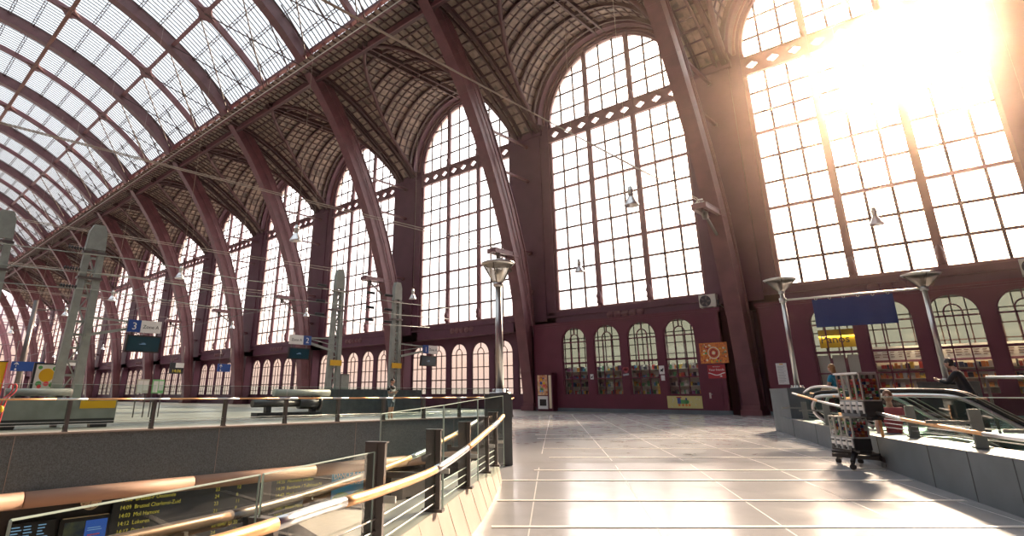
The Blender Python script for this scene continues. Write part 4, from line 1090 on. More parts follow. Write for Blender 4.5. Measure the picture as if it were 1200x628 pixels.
for k, (a, b_) in enumerate(((0, 10), (10, 22), (22, 27), (27, 33), (33, 40), (40, len(sp)-1))):
    m = MB(); m.tube(sp[a:b_+1], .026, 10); m.build('inner_handrail', M['darkbronze'] if k in (0, 1) else M['bronze'] if k % 2 == 0 else M['chrome'], nr)
def glass_run(pts, z0, z1s, parent):
    for (a, za), (b_, zb) in zip(zip(pts, z1s), list(zip(pts, z1s))[1:]):
        a = V((*a, 0)); b_ = V((*b_, 0)); d = (b_-a).normalized()*.012
        m = MB(); m.add([a+d+EZ*z0, b_-d+EZ*z0, b_-d+EZ*zb, a+d+EZ*za], [(0, 1, 2, 3)]); g = m.build('glass_pane', M['railglass'], parent)
        m = MB(); m.bar(a+d+EZ*za, b_-d+EZ*zb, .008, .006); m.bar(a+d+EZ*z0, a+d+EZ*za, .008, .008); m.bar(b_-d+EZ*z0, b_-d+EZ*zb, .008, .008); m.build('pane_edge', M['glassedge'], g)
glass_run([(-3.28, 2.62), (-4.13, 4.05), (-5.04, 5.52), (-6.3, 7.5)], .1, [1.03, 1.06, 1.10, 1.14], nr)
glass_run([(-2.35, .47), (-2.72, 1.49), (-3.24, 2.56)], .05, [.79, .80, .80], nr)
glass_run([(-2.05, -1.3), (-2.2, -.2), (-2.33, .42)], .05, [.77, .77, .77], nr)
for z in (.27, .34, .41):
    m = MB(); m.tube([(x+.02, y, z) for x, y, _ in posts], .006, 5); m.build('tension_wire', M['steel'], nr)

# ---- lamp pedestals and tall uplighter lamps
def uplight(x, y, zb, zt, label, head=.34):
    r = empty('uplighter_lamp', (x, y, zb), label, 'lamp post', 'steel uplighter lamp posts')
    m = MB(); m.tube([(x, y, zb), (x, y, zt-.38)], [.075, .065], 16); m.build('pole', M['steel'], r)
    m = MB(); m.lathe([(0, 0), (.2, 0), (.2, .03), (.1, .04), (.1, .09), (.0, .09)], (x, y, zb), 20)
    for a in range(4): m.lathe([(0, .03), (.025, .03), (.025, .09), (0, .09)], (x+.16*cos(a*1.57), y+.16*sin(a*1.57), zb), 8)
    m.build('base_plate', M['steel'], r)
    s = head/.3
    m = MB(); m.lathe([(.07, -.40), (.1, -.38), (.24*s, -.09), (.28*s, -.03), (.28*s, 0)], (x, y, zt), 28); m.build('glass_bowl', M['lampglass'], r)
    m = MB(); m.lathe([(.27*s, -.03), (.31*s, -.02), (.33*s, .02), (.25*s, .05), (0, .06)], (x, y, zt), 28); m.build('lid', M['steel'], r)
    m = MB()
    for a in range(4):
        c, s_ = cos(a*1.57+.4), sin(a*1.57+.4); m.bar((x+.08*c, y+.08*s_, zt-.39), (x+.29*s*c, y+.29*s*s_, zt-.02), .02, .03)
    m.lathe([(0, -.3), (.06, -.3), (.06, -.12), (.04, -.1), (0, -.1)], (x, y, zt), 12); m.build('bowl_struts', M['postmetal'], r)
    m = MB(); m.lathe([(.07, -.46), (.1, -.44), (.1, -.38), (.07, -.36)], (x, y, zt), 16); m.build('collar', M['steel'], r)
    return r
def block(name, cs, z0, z1, mat, label, cat, nrm=None):
    r = empty(name, (*[sum(c[i] for c in cs)/len(cs) for i in (0, 1)], z0), label, cat)
    m = MB(); slab(m, cs, z1-.06, z0); m.build('stone_body', mat, r)
    c = V((*[sum(q[i] for q in cs)/len(cs) for i in (0, 1)], 0)); big = [tuple((c+(V((*q, 0))-c)*1.02)[:2]) for q in cs]
    m = MB(); slab(m, big, z1, z1-.06); m.build('coping', mat, r)
    return r
u, v_ = rt, hd
o = V((-7.27, 8.16))
block('lamp_pedestal', [tuple(o), tuple(o+u*.47), tuple(o+u*.47+v_*.62), tuple(o+v_*.62)], 0, 1.17, M['block'], 'dark bluestone pedestal at the end of the curved railing', 'pedestal')
uplight(-7.33+.02, 8.62, 1.17, 3.62, 'steel uplighter lamp post on the left pedestal before the arcade', .3)
block('lamp_pedestal', [(-6.86, 22.55), (-5.75, 20.55), (-4.95, 21.0), (-5.9, 23.0)], 0, 1.36, M['concrete'], 'long grey stone pedestal at the far end of the right parapet', 'pedestal')
uplight(-5.63, 21.25, 1.36, 4.82, 'steel lamp post on the long grey pedestal left of the blue banner', .46)
block('lamp_pedestal', [(-2.45, 20.6), (-1.15, 20.95), (-1.3, 22.3), (-2.6, 21.9)], .25, 1.5, M['block'], 'grey pedestal behind the escalators under the right lamp post', 'pedestal')
uplight(-1.88, 21.6, 1.5, 4.55, 'steel lamp post right of the blue banner, standing behind the escalators', .46)
r = empty('banner_pipe', (-3.7, 21.3, 4.15), 'slim steel beam spanning between the two right lamp posts', 'beam')
m = MB(); m.tube([(-5.63, 21.25, 4.15), (-1.88, 21.6, 4.15)], .03, 8); m.build('pipe', M['steel'], r)
for x, y in ((-5.63, 21.25), (-1.88, 21.6)): m = MB(); m.lathe([(.066, -.07), (.11, -.07), (.11, .07), (.066, .07)], (x, y, 4.15), 16); m.build('clamp', M['steel'], r)
r = empty('blue_banner', (-3.7, 21.42, 3.2), 'plain navy blue cloth banner hanging between the two right lamp posts', 'banner')
p0, p1 = V((-4.80, 21.33, 0)), V((-2.66, 21.53, 0)); d = (p1-p0); nY = V((-d.y, d.x, 0)).normalized()
m = MB(); NX, NZ = 28, 8
for side in (0, 1):
    vs = []
    for j in range(NZ+1):
        for i in range(NX+1):
            q = p0+d*(i/NX)+nY*(.012*sin(i*.9)*(1-j/NZ*.6)+(.004 if side else 0)); vs.append((q.x, q.y, 3.2+.88*j/NZ+.006*cos(i*2.2)*(j == NZ)))
    m.add(vs, [(j*(NX+1)+i, j*(NX+1)+i+1, (j+1)*(NX+1)+i+1, (j+1)*(NX+1)+i) for j in range(NZ) for i in range(NX)], True)
m.build('cloth', M['blue'], r)
for k in range(6):
    q = p0+d*(k+.3)/5.6; m = MB(); m.lathe([(.03, -.012), (.045, 0), (.03, .012)], (q.x, q.y, 4.1), 10, 'y'); m.build('ring', M['steel'], r)

# ---- right parapet with railing
po_ = offset(par, .72)
m = MB()
for i in range(1, len(par)-1):
    a = [(*par[i], zf(*par[i])-.03), (*par[i+1], zf(*par[i+1])-.03), (*par[i], .47), (*par[i+1], .47), (*po_[i], .47), (*po_[i+1], .47), (*po_[i], -.6), (*po_[i+1], -.6)]
    m.add(a, [(0, 1, 3, 2), (2, 3, 5, 4), (4, 5, 7, 6)])
rw = m.build('trim_11', M['concrete']); tag(rw, kind='structure')
m = MB()
for i in range(2, len(par)-1):
    m.bar((par[i][0]-.002, par[i][1], zf(*par[i])), (par[i][0]-.002, par[i][1], .47), .01, .01)
tag(m.build('trim_12', M['block']), kind='structure')
m = MB()
for a, b_ in zip(offset(par, .10)[2:], offset(par, .10)[3:]): m.bar((*a, .474), (*b_, .474), .2, .012)
tag(m.build('trim_13', M['cap']), kind='structure')
rr_ = empty('parapet_railing', (-2, 12.4, .5), 'railing with sloping bronze and steel handrails on the right grey parapet', 'railing')
pc = offset(par, .12)
def on_par(y, o=.12):
    c = offset(par, o)
    for a, b_ in zip(c, c[1:]):
        if b_[1] <= y <= a[1]: t = (a[1]-y)/(a[1]-b_[1]); return V((a[0]+(b_[0]-a[0])*t, y, 0))
for x, y in ((-5.05, 19.4), (-3.8, 16.38), (-1.71, 12.77), (-.73, 10.76), (.15, 8.6), (1.05, 6.4)):
    q = V((x, y, 0)); t = V((-.43, .9, 0)).normalized(); n = V((.9, .43, 0)).normalized()
    m = MB(); m.obox(q+EZ*.72, n, t, EZ, .07, .018, .25); m.obox(q+EZ*.72+t*.05, n, t, EZ, .055, .015, .25); m.obox(q+EZ*.49, n, t, EZ, .1, .06, .012)
    m.obox(q-n*.3+EZ*.8, n, t, EZ, .28, .012, .02); m.build('post', M['paintgrey'], rr_)
def rail_seg(ya, yb, za, zb, o, nm_, mat):
    m = MB(); n = 8; pts = []
    for k in range(n+1):
        y = ya+(yb-ya)*k/n; q = on_par(y, o); pts.append((q.x, q.y, za+(zb-za)*k/n))
    m.tube(pts, .025, 10); m.build(nm_, mat, rr_)
rail_seg(18.75, 18.1, 1.2, 1.15, -.06, 'handrail_steel', M['chrome']); rail_seg(18.1, 16, 1.15, 1.02, -.06, 'handrail_bronze', M['bronze']); rail_seg(16, 13.4, 1.02, .9, -.06, 'handrail_steel', M['chrome'])
rail_seg(12.93, 11.4, .92, .8, -.06, 'handrail_steel', M['chrome']); rail_seg(11.4, 9.6, .8, .71, -.06, 'handrail_bronze', M['bronze']); rail_seg(9.6, 6.5, .71, .66, -.06, 'handrail_steel', M['chrome'])
rail_seg(19.5, 17, 1.2, 1.12, .5, 'inner_handrail', M['bronze']); rail_seg(17, 14.6, 1.12, 1.02, .5, 'inner_handrail', M['darkbronze'])
gy = [20.3, 18.3, 16.38, 14.6, 12.77, 10.76, 8.6, 6.4]
for a, b_ in zip(gy, gy[1:]):
    p_, q = on_par(a, .58), on_par(b_, .58); d = (q-p_).normalized()*.015
    m = MB(); m.add([p_+d+EZ*.5, q-d+EZ*.5, q-d+EZ*1.12, p_+d+EZ*1.12], [(0, 1, 2, 3)]); g = m.build('glass_pane', M['railglass'], rr_)
    m = MB(); m.bar(p_+d+EZ*1.12, q-d+EZ*1.12, .012, .012); m.build('pane_edge', M['glassedge'], g)
for z in (.58, .65, .72):
    m = MB(); m.tube([on_par(y, .5)+EZ*z for y in gy], .007, 5); m.build('tension_wire', M['steel'], rr_)

# ---- escalators and their landing
m = MB(); slab(m, [(-2.7, 14.85), (-1.2, 14.85), (-1.2, 16.6), (-2.5, 16.6), (-2.5, 18.75), (-4.35, 18.6), (-3.6, 16.9)], .25, 0)
slab(m, [(-4.4, 18.75), (2.5, 18.75), (2.5, 22.6), (-4.4, 22.6)], .25, 0)
tag(m.build('floor_landing', M['block']), kind='structure')
m = MB(); slab(m, [(-2.9, 13.1), (.6, 13.1), (.6, 14.8), (-2.75, 14.8)], -.5, -.75); tag(m.build('floor_half_landing', M['block']), kind='structure')
def escalator(xc, y0, y1, zl, label, L=9.):
    r = empty('escalator', (xc, (y0+y1)/2, zl), label, 'escalator', None)
    tn = .68
    prof = [(xc-1.3, 0), (xc-.2, 0), (xc+.25, -.08)]+[(xc+.25+k*.5, -.08-k*.5*tn) for k in range(1, int(L/.5))]
    for y in (y0, y1):
        m = MB()
        for (xa, za), (xb, zb) in zip(prof, prof[1:]): m.add([(xa, y, zl+za+.05), (xb, y, zl+zb+.05), (xb, y, zl+zb+.95), (xa, y, zl+za+.95)], [(0, 1, 2, 3)])
        m.build('balustrade_glass', M['railglass'], r)
        hp = [(xc-1.3, y, zl+.35), (xc-1.48, y, zl+.5), (xc-1.55, y, zl+.68), (xc-1.48, y, zl+.85), (xc-1.3, y, zl+.97)]+[(x, y, zl+z+.98) for x, z in prof[1:]]
        m = MB(); m.tube(spline(hp, 3), .045, 8); m.build('handrail', M['black'], r)
        m = MB(); m.tube(spline([(x, y-.03, z-.085) for x, y, z in hp], 3), .04, 8)
        for (xa, za), (xb, zb) in zip(prof, prof[1:]): m.bar((xa, y, zl+za-.02), (xb, y, zl+zb-.02), .16, .2)
        m.build('steel_trim', M['chrome'], r)
    m = MB(); x = xc; z = zl
    m.box((xc-1.2, y0+.1, zl-.08), (xc+.1, y1-.1, zl))
    k = 0
    while k < int(L/.4)-2:
        xa = xc+.1+k*.4; z = zl-.08-k*.4*tn; m.box((xa, y0+.1, z-.25), (xa+.4, y1-.1, z)); k += 1
    m.build('steps', M['postmetal'], r)
escalator(-1.35, 14.95, 16.15, .25, 'escalator nearest the right parapet, going down to the right')
escalator(-2.75, 17.3, 18.5, .25, 'escalator in front of the right lamp pedestal, going down to the right')
gr = empty('glass_barrier', (-1, 19.3, .25), 'long low glass barrier with a steel top rail before the bakery windows', 'barrier')
m = MB(); m.tube([(-.9, 18.85, 1.55), (2.4, 18.85, 1.5)], .035, 8); m.build('top_rail', M['chrome'], gr)
m = MB(); m.add([(-.9, 18.85, .3), (2.4, 18.85, .3), (2.4, 18.85, 1.45), (-.9, 18.85, 1.45)], [(0, 1, 2, 3)]); m.build('glass_pane', M['railglass'], gr)
for x in (-.9, .7, 2.3): m = MB(); m.box((x-.03, 18.82, .25), (x+.03, 18.88, 1.52)); m.build('post', M['postmetal'], gr)
gr = empty('glass_barrier', (-4, 19.8, .25), 'curved steel-topped glass barrier between the grey pedestal and the escalators', 'barrier')
q = [(-5.2, 20.2, 1.22), (-4.9, 19.95, 1.36), (-4.5, 19.6, 1.38), (-4.0, 19.2, 1.3), (-3.3, 18.8, 1.05), (-2.9, 18.7, .8)]
m = MB(); m.tube(spline(q), .035, 8); m.build('top_rail', M['chrome'], gr)
m = MB()
for a, b_ in zip(q, q[1:]): m.add([(a[0], a[1], .25), (b_[0], b_[1], .25), (b_[0], b_[1], b_[2]), a], [(0, 1, 2, 3)])
m.build('glass_pane', M['railglass'], gr)

# ---- gumball vending stand
cs_ = empty('candy_vending_stand', (-2.55, 12.4, 0), 'wheeled stand of clear candy dispensers before the right parapet', 'vending stand')
ax = V((-.648, .762, 0)); fy = V((-.762, -.648, 0))
def unit(c0, zb, zt, n, wd, dp, tagn):
    for k in range(n):
        c = c0+ax*(k*wd)
        mz = zb+(zt-zb)*.38
        m = MB(); m.obox(c+EZ*((zb+mz)/2), ax, fy, EZ, wd*.48, dp/2, (mz-zb)/2); u_ = m.build('dispenser', M['black'] if k == 0 else M['greycloth'], cs_)
        m = MB(); e = .012
        for sa in (-1, 1):
            for sb in (-1, 1): m.obox(c+ax*sa*(wd*.48-e)+fy*sb*(dp/2-e)+EZ*((mz+zt)/2), ax, fy, EZ, e, e, (zt-mz)/2)
        for z in (mz, zt): 
            for sb in (-1, 1): m.obox(c+fy*sb*(dp/2-e)+EZ*z, ax, fy, EZ, wd*.48, e, e); m.obox(c+ax*sb*(wd*.48-e)+EZ*z, ax, fy, EZ, e, dp/2, e)
        m.build('frame', M['steel'], u_)
        m = MB()
        for sb in (-1, 1):
            p_ = c+fy*sb*(dp/2-.002); m.add([p_-ax*wd*.48+EZ*mz, p_+ax*wd*.48+EZ*mz, p_+ax*wd*.48+EZ*zt, p_-ax*wd*.48+EZ*zt], [(0, 1, 2, 3)])
            p_ = c+ax*sb*(wd*.48-.002); m.add([p_-fy*dp/2+EZ*mz, p_+fy*dp/2+EZ*mz, p_+fy*dp/2+EZ*zt, p_-fy*dp/2+EZ*zt], [(0, 1, 2, 3)])
        m.build('window', M['shopglass'], u_)
        m = MB(); zf = mz+(zt-mz)*.86; nx = 3
        z = mz+.03; row = 0
        while z < zf:
            for i in range(nx):
                for j in range(5):
                    m.cur = random.randrange(6); q = c+ax*((i-1)*wd*.27+random.uniform(-.005, .005))+fy*((j-2)*dp*.19)+EZ*z; m.ell(q, (.026, .026, .026), 6, 4)
            z += .05
        tag(m.build('candy', [M['coral'], M['white'], M['green'], M['orange'], M['pink'], M['signblue']], u_), kind='stuff')
        m = MB(); p_ = c+fy*(dp/2+.01)+EZ*(zb+(mz-zb)*.55); m.obox(p_, ax, fy, EZ, wd*.32, .012, (mz-zb)*.35); m.build('coin_panel', M['white'], u_)
        m = MB(); m.obox(p_+fy*.02+EZ*.03, ax, fy, EZ, .04, .012, .012); m.obox(p_+fy*.014-EZ*.07, ax, fy, EZ, .035, .012, .03); m.build('coin_knob', M['darkplastic'], u_)
top0 = V((-2.17, 12.29, 0)); unit(top0, .80, 1.50, 4, .185, .30, 'upper')
low0 = V((-2.42, 12.22, 0)); unit(low0, .27, .79, 4, .175, .28, 'lower')
m = MB(); m.obox(top0+ax*.32+EZ*1.515, ax, fy, EZ, .38, .16, .015); m.build('top_tray', M['white'], cs_)
m = MB(); m.tube([(-2.12, 12.5, .16), (-2.12, 12.5, 1.0)], .024, 10); m.build('stand_pole', M['bronze'], cs_); m = MB(); m.tube([(-2.75, 12.75, .16), (-2.75, 12.75, .85)], .024, 10); m.build('stand_pole', M['bronze'], cs_)
bp = [(-2.93, 12.85), (-2.52, 11.9), (-2.12, 12.5), (-2.62, 13.0)]
m = MB(); c = V((-2.55, 12.5, .16))
m.bar((-2.95, 12.62, .14), (-2.2, 12.4, .14), .07, .06); m.bar((-2.95, 12.62, .2), (-2.2, 12.4, .2), .05, .04)
for x, y in bp: m.bar(V((x, y, .09)), c+EZ*.16, .05, .08)
m.build('base_frame', M['black'], cs_)
for x, y in bp:
    m = MB(); m.lathe([(0, -.02), (.045, -.02), (.05, 0), (.045, .02), (0, .02)], (x, y, .03), 14, 'y'); m.box((x-.02, y-.03, .06), (x+.02, y+.03, .11)); m.build('caster', M['black'], cs_)
m = MB(); m.obox(top0+ax*.3+EZ*.775, ax, fy, EZ, .42, .1, .02); m.build('carrier_bar', M['black'], cs_); m = MB(); m.obox(low0+ax*.3+EZ*.25, ax, fy, EZ, .42, .1, .02)
m.bar(low0+ax*.3+EZ*.16, low0+ax*.3+EZ*.26, .1, .1, (1, 0, 0)); m.build('carrier_bar', M['black'], cs_)

# ---- lower level: departure board, screens, clock, poster
X_ = -22.45
bd = empty('departure_board', (X_, 12.5, -3.3), 'long dark departure board with amber text under the tan tube', 'departure board')
m = MB(); m.box((X_-.2, 7.25, -3.45), (X_-.02, 14.6, -1.9)); m.build('casing', M['darkplastic'], bd)
m = MB(); m.box((X_-.02, 12.35, -3.4), (X_, 12.75, -1.95)); m.build('divider', M['postmetal'], bd)
cols = [(7.45, '14:06  Brussel-P Oostende\n14:09  Brussel Charleroi-Zuid\n14:03  Mol Hamont\n14:12  Lokeren\n14:17  Den Antwerpen Brussel-Zuid\n14:30  Puurs-Boom Z\n14:32  Hasselt Luik-Guill.\n14:33  Turnhout-Noord'),
        (10.55, '22\n24\n23\n21\n6\n22 0047 21\n24\n23'), (11.35, '12\n6\n11\n8\n23\n22\n12\n15'), (12.95, '14:35  Mechelen Leuven\n14:39  Berchem / Turnhout-N\n14:40  Mechelen Leuven\n14:42  Roosendaal-Zuid\n14:47  Essen-Noord\n14:52  Mechelen Turnhout\n14:55  Bruxelles-P Oostende')]
for y, tx in cols: text(tx, .172, M['led'], bd, (X_+.004, y, -2.14), EY, EZ, name='amber_text', ext=.001, squash=.98 if y != 7.45 else .92)
text('22\n21\n12\n11\n24\n6', .172, M['led'], bd, (X_+.004, 14.35, -2.14), EY, EZ, name='amber_text', ext=.001, squash=.7)
sc = empty('information_screen', (X_, 6.6, -3.3), 'lit blue information screen left of the departure board', 'screen')
m = MB(); m.box((X_-.15, 5.85, -3.35), (X_-.01, 7.22, -2.45)); m.build('casing', M['black'], sc)
m = MB(); m.box((X_-.01, 6.55, -3.3), (X_, 7.15, -2.55)); m.build('display', M['bluelit'], sc)
m = MB(); m.box((X_-.01, 5.98, -3.3), (X_, 6.53, -2.55)); m.build('picture', principled('screen_picture', (.02, .05, .10), .3, 0, 0, 3., .5, col2=(.12, .16, .10)), sc)
m = MB()
for z, a, b_ in ((-2.78, 6.62, 6.98), (-2.84, 6.62, 7.02)): m.box((X_, a, z), (X_+.004, b_, z+.02))
m.build('display_text', M['bluelit2'], sc)
m = MB(); m.box((X_, 6.64, -2.98), (X_+.004, 6.98, -2.95)); m.build('red_line', M['coral'], sc)
m = MB(); m.box((X_-.03, 5.9, -2.44), (X_+.02, 7.15, -2.42)); m.build('light_edge', M['cream'], sc)
sc = empty('information_screen', (X_, 5.2, -3.3), 'dim screen with pale blue rows at the lower left', 'screen')
m = MB(); m.box((X_-.15, 4.55, -3.4), (X_-.01, 5.75, -2.4)); m.build('casing', M['black'], sc)
m = MB()
for z in (-2.52, -2.6, -2.68, -2.76, -2.84, -2.92):
    for y in (4.65, 4.95, 5.3): m.box((X_-.01, y, z), (X_, y+random.uniform(.12, .28), z+.03))
m.build('text_rows', M['bluelit2'], sc)
ck = empty('station_clock', (-22.2, 6.54, -2.02), 'round white clock half hidden behind the tan tube', 'clock')
m = MB(); m.lathe([(0, 0), (.3, 0), (.3, .05), (.27, .05), (.27, .04), (0, .04)], (-22.3, 6.54, -1.93), 28, 'x'); m.build('dial', M['cream'], ck)
m = MB(); m.bar((-22.25, 6.54, -1.93), (-22.25, 6.5, -2.13), .008, .02); m.bar((-22.25, 6.54, -1.93), (-22.25, 6.62, -1.8), .008, .02)
for a in range(12): m.obox((-22.255, 6.54+.24*cos(a*pi/6), -1.93+.24*sin(a*pi/6)), (1, 0, 0), (0, cos(a*pi/6), sin(a*pi/6)), (0, -sin(a*pi/6), cos(a*pi/6)), .003, .02, .006)
m.build('hands', M['black'], ck)
ps = empty('cool_poster', (-22.42, 16.6, -2.9), 'blue and green poster with white lettering under the tan tube', 'poster')
m = MB(); m.box((-22.45, 15.5, -3.1), (-22.42, 17.75, -1.92)); m.build('panel', M['sky'], ps)
text('DANCE & COOL', .3, M['white'], ps, (-22.415, 15.58, -2.2), EY, EZ, squash=.86); text('COOKING!', .3, M['white'], ps, (-22.415, 15.72, -2.5), EY, EZ, squash=.86)
m = MB()
for yc, hw, ht, cc in ((16.0, .5, .3, 0), (17.1, .65, .34, 1), (16.7, .8, .2, 0)):
    m.cur = cc; pts = [(yc-hw, -3.1)]+[(max(15.5, min(17.75, yc-hw*cos(pi*k/12))), -3.1+.05+ht*sin(pi*k/12)) for k in range(13)]+[(yc+hw, -3.1)]
    pts = [(max(15.5, min(17.75, a)), b_) for a, b_ in pts]; of = .002+.002*cc
    m.prism(pts, lambda a, b_: (-22.42, a, b_), lambda a, b_: (-22.42+.004+of, a, b_))
m.build('green_hills', [M['lime'], M['green']], ps)
lb_ = empty('service_box', (-21.8, 19.2, -3.6), 'pale stone service box with a dark slot beyond the blue poster', 'box')
m = MB(); m.box((-22.3, 18.6, -5), (-21.5, 20.0, -2.3)); m.build('stone_body', M['kerb'], lb_)
m = MB(); m.box((-21.5, 18.8, -3.3), (-21.48, 19.3, -3.15)); m.build('slot', M['black'], lb_)

# ---- people
def skin(name, pts, edges, rad, mat, parent, sub=2):
    me = bpy.data.meshes.new(name); me.from_pydata(pts, edges, []); o = bpy.data.objects.new(name+'_tmp', me); COL.objects.link(o)
    o.modifiers.new('s', 'SKIN'); o.modifiers.new('u', 'SUBSURF').levels = sub; o.modifiers['u'].render_levels = sub
    for i, r_ in enumerate(rad): me.skin_vertices[0].data[i].radius = (r_, r_) if not isinstance(r_, tuple) else r_
    me.skin_vertices[0].data[0].use_root = True
    dg = bpy.context.evaluated_depsgraph_get(); dg.update()
    nmsh = bpy.data.meshes.new_from_object(o.evaluated_get(dg)); bpy.data.objects.remove(o)
    return nmsh
def person(loc, rz, h, label, arms, shirt, legs_, hair, sleeves=.6, shorts=False, lean=0., shoes=None, longhair=False, headturn=0., group=None):
    s = h/1.76
    r = empty('person', loc, label, 'person', group, rz=rz)
    def P_(x, y, z):
        k = max(0, z-.95); return (x*s, (y+lean*k)*s, (z-.02*lean*k*0)*s)
    # skeleton
    pts = []; rad = []; ed = []
    def add(p_, rr, par_):
        pts.append(P_(*p_)); rad.append(rr*s); i = len(pts)-1
        if par_ is not None: ed.append((par_, i))
        return i
    pel = add((0, 0, .95), .125, None); wai = add((0, .0, 1.1), .115, pel); che = add((0, .0, 1.3), .13, wai); nb = add((0, -.01, 1.46), .07, che); nk = add((0, .0, 1.53), .052, nb); hd_ = add((0, .015, 1.6), .06, nk)
    J = {}
    for sd, A_ in ((-1, arms[0]), (1, arms[1])):
        sh = add((sd*.17, -.01, 1.41), .062, che)
        e_ = add(A_[0], .044, sh); m1 = add(tuple((V(A_[0])*.5+V(A_[1])*.5)), .04, e_); wr = add(A_[1], .028, m1); dr = (V(A_[1])-V(A_[0])).normalized(); 
        side = dr.cross(V((0, 1, .3))).normalized()
        if side.length < .1: side = V((1, 0, 0))
        palm = add(tuple(V(A_[1])+dr*.07), .034, wr)
        curl = dr.cross(side).normalized()
        for f in range(4):
            b0 = V(A_[1])+dr*.1+side*(.027-.018*f); q = add(tuple(b0), .0095, palm); L_ = (.06, .07, .065, .05)[f]; q2 = add(tuple(b0+dr*L_*.6+curl*.015), .0085, q); add(tuple(b0+dr*L_*.9+curl*.035), .0075, q2)
        b0 = V(A_[1])+dr*.04+side*.045; q = add(tuple(b0), .011, palm); add(tuple(b0+dr*.04+side*.012+curl*.02), .009, q)
        J[sd] = A_
        h0 = add((sd*.085, 0, .88), .09, pel); kn = add((sd*.095+sd*.0, .015, .5), .058, h0); cf = add((sd*.1, -.02, .33), .056, kn); an = add((sd*.1, -.015, .09), .038, cf); add((sd*.11, .06, .045), .042, an); add((sd*.115, .15, .03), .034, len(pts)-1)
    body = skin('body', pts, ed, rad, M['skin'], r)
    bm = bmesh.new(); bm.from_mesh(body)
    # head with face
    mb = MB(); hc = V(P_(0, .035, 1.655)); ct, st_ = cos(headturn), sin(headturn)
    def hp(x, y, z): return hc+V((ct*x-st_*y, st_*x+ct*y, z))*s
    base = MB(); base.ell((0, 0, 0), (.076, .098, .118), 18, 14)
    vs = []
    for v0 in base.v:
        x, y, z = v0
        if z < -.03: x *= 1-.35*(-z-.03)/.09; y = y*(1-.15*(-z-.03)/.09)+.008
        vs.append(hp(x, y, z))
    mb.add(vs, base.f, True)
    mb.add([hp(-.014, .09, -.02), hp(.014, .09, -.02), hp(0, .125, -.022), hp(0, .095, .025)], [(0, 1, 2), (0, 2, 3), (1, 3, 2), (0, 3, 1)])
    for sd in (-1, 1):
        e0 = MB(); e0.ell((sd*.078, -.005, -.005), (.012, .022, .034), 8, 6); mb.add([hp(*q) for q in e0.v], e0.f, True)
    tmp = bpy.data.meshes.new('h'); tmp.from_pydata([tuple(q) for q in mb.v], [], mb.f); bm.from_mesh(tmp); bm.to_mesh(body); bm.free()
    for p_ in body.polygons: p_.use_smooth = True
    body.materials.clear(); body.materials.append(M['skin']); b_ = bpy.data.objects.new('body', body); COL.objects.link(b_); b_.parent = r; ORI[b_.name] = V((0, 0, 0))
    fm = MB()
    for sd in (-1, 1):
        e0 = MB(); e0.ell((sd*.03, .088, .012), (.012, .008, .007), 8, 6); fm.add([hp(*q) for q in e0.v], e0.f, True)
        fm.add([hp(sd*.014, .096, .03), hp(sd*.046, .088, .03), hp(sd*.046, .088, .036), hp(sd*.014, .096, .036)], [(0, 1, 2, 3)])
    fm.build('eyes', M['hairdark'], r, local=True)
    fm = MB(); e0 = MB(); e0.ell((0, .09, -.058), (.022, .009, .006), 8, 6); fm.add([hp(*q) for q in e0.v], e0.f, True); fm.build('mouth', M['pink'], r, local=True)
    # hair cap
    hm = MB(); e0 = MB(); e0.ell((0, -.012, .022), (.086, .104, .112), 18, 14)
    vs = []
    for x, y, z in e0.v:
        if z < .02 and y > .02: z = .02+(z-.02)*.1; y = min(y, .088)
        if z < -.06 and not longhair: z = -.06
        vs.append(hp(x+random.uniform(-.004, .004), y+random.uniform(-.004, .004), z+random.uniform(-.004, .004)))
    hm.add(vs, e0.f, True)
    if longhair:
        e0 = MB(); e0.ell((0, -.06, -.08), (.08, .05, .13), 14, 10); hm.add([hp(*q) for q in e0.v], e0.f, True)
    hm.build('hair', hair, r, local=True)
    def cloth(nm_, spec, mat):
        ps, es, rs = [], [], []
        for p_, rr, pa in spec:
            ps.append(P_(*p_)); rs.append(rr*s)
            if pa is not None: es.append((pa, len(ps)-1))
        me = skin(nm_, ps, es, rs, mat, r); me.materials.clear(); me.materials.append(mat)
        for q in me.polygons: q.use_smooth = True
        o = bpy.data.objects.new(nm_, me); COL.objects.link(o); o.parent = r; ORI[o.name] = V((0, 0, 0)); return o
    sp_ = [((0, 0, 1.1), .142, None), ((0, 0, .96), .15, 0), ((0, 0, .86), .14, 1), ((0, 0, 1.3), .152, 0), ((0, -.01, 1.45), .085, 3)]
    for sd in (-1, 1):
        A_ = J[sd]; sp_.append(((sd*.175, -.01, 1.405), .08, 3)); i = len(sp_)-1
        if sleeves <= 1: sp_.append((tuple(V((sd*.175, -.01, 1.405)).lerp(V(A_[0]), sleeves)), .066, i))
        else:
            sp_.append((A_[0], .06, i)); sp_.append((tuple(V(A_[0]).lerp(V(A_[1]), .9)), .045, i+1))
    cloth('shirt', sp_, shirt)
    lg = [((0, 0, .95), .145, None)]
    for sd in (-1, 1):
        lg.append(((sd*.09, 0, .85), .105, 0)); i = len(lg)-1
        if shorts: lg.append(((sd*.1, .01, .53), .09, i))
        else: lg += [((sd*.095, .015, .5), .075, i), ((sd*.1, -.015, .3), .07, i+1), ((sd*.1, -.012, .1), .06, i+2)]
    cloth('shorts' if shorts else 'trousers', lg, legs_)
    if shoes:
        for sd in (-1, 1): cloth('shoe', [((sd*.1, -.05, .05), .05, None), ((sd*.108, .06, .045), .05, 0), ((sd*.115, .17, .04), .042, 1)], shoes)
    return r, s
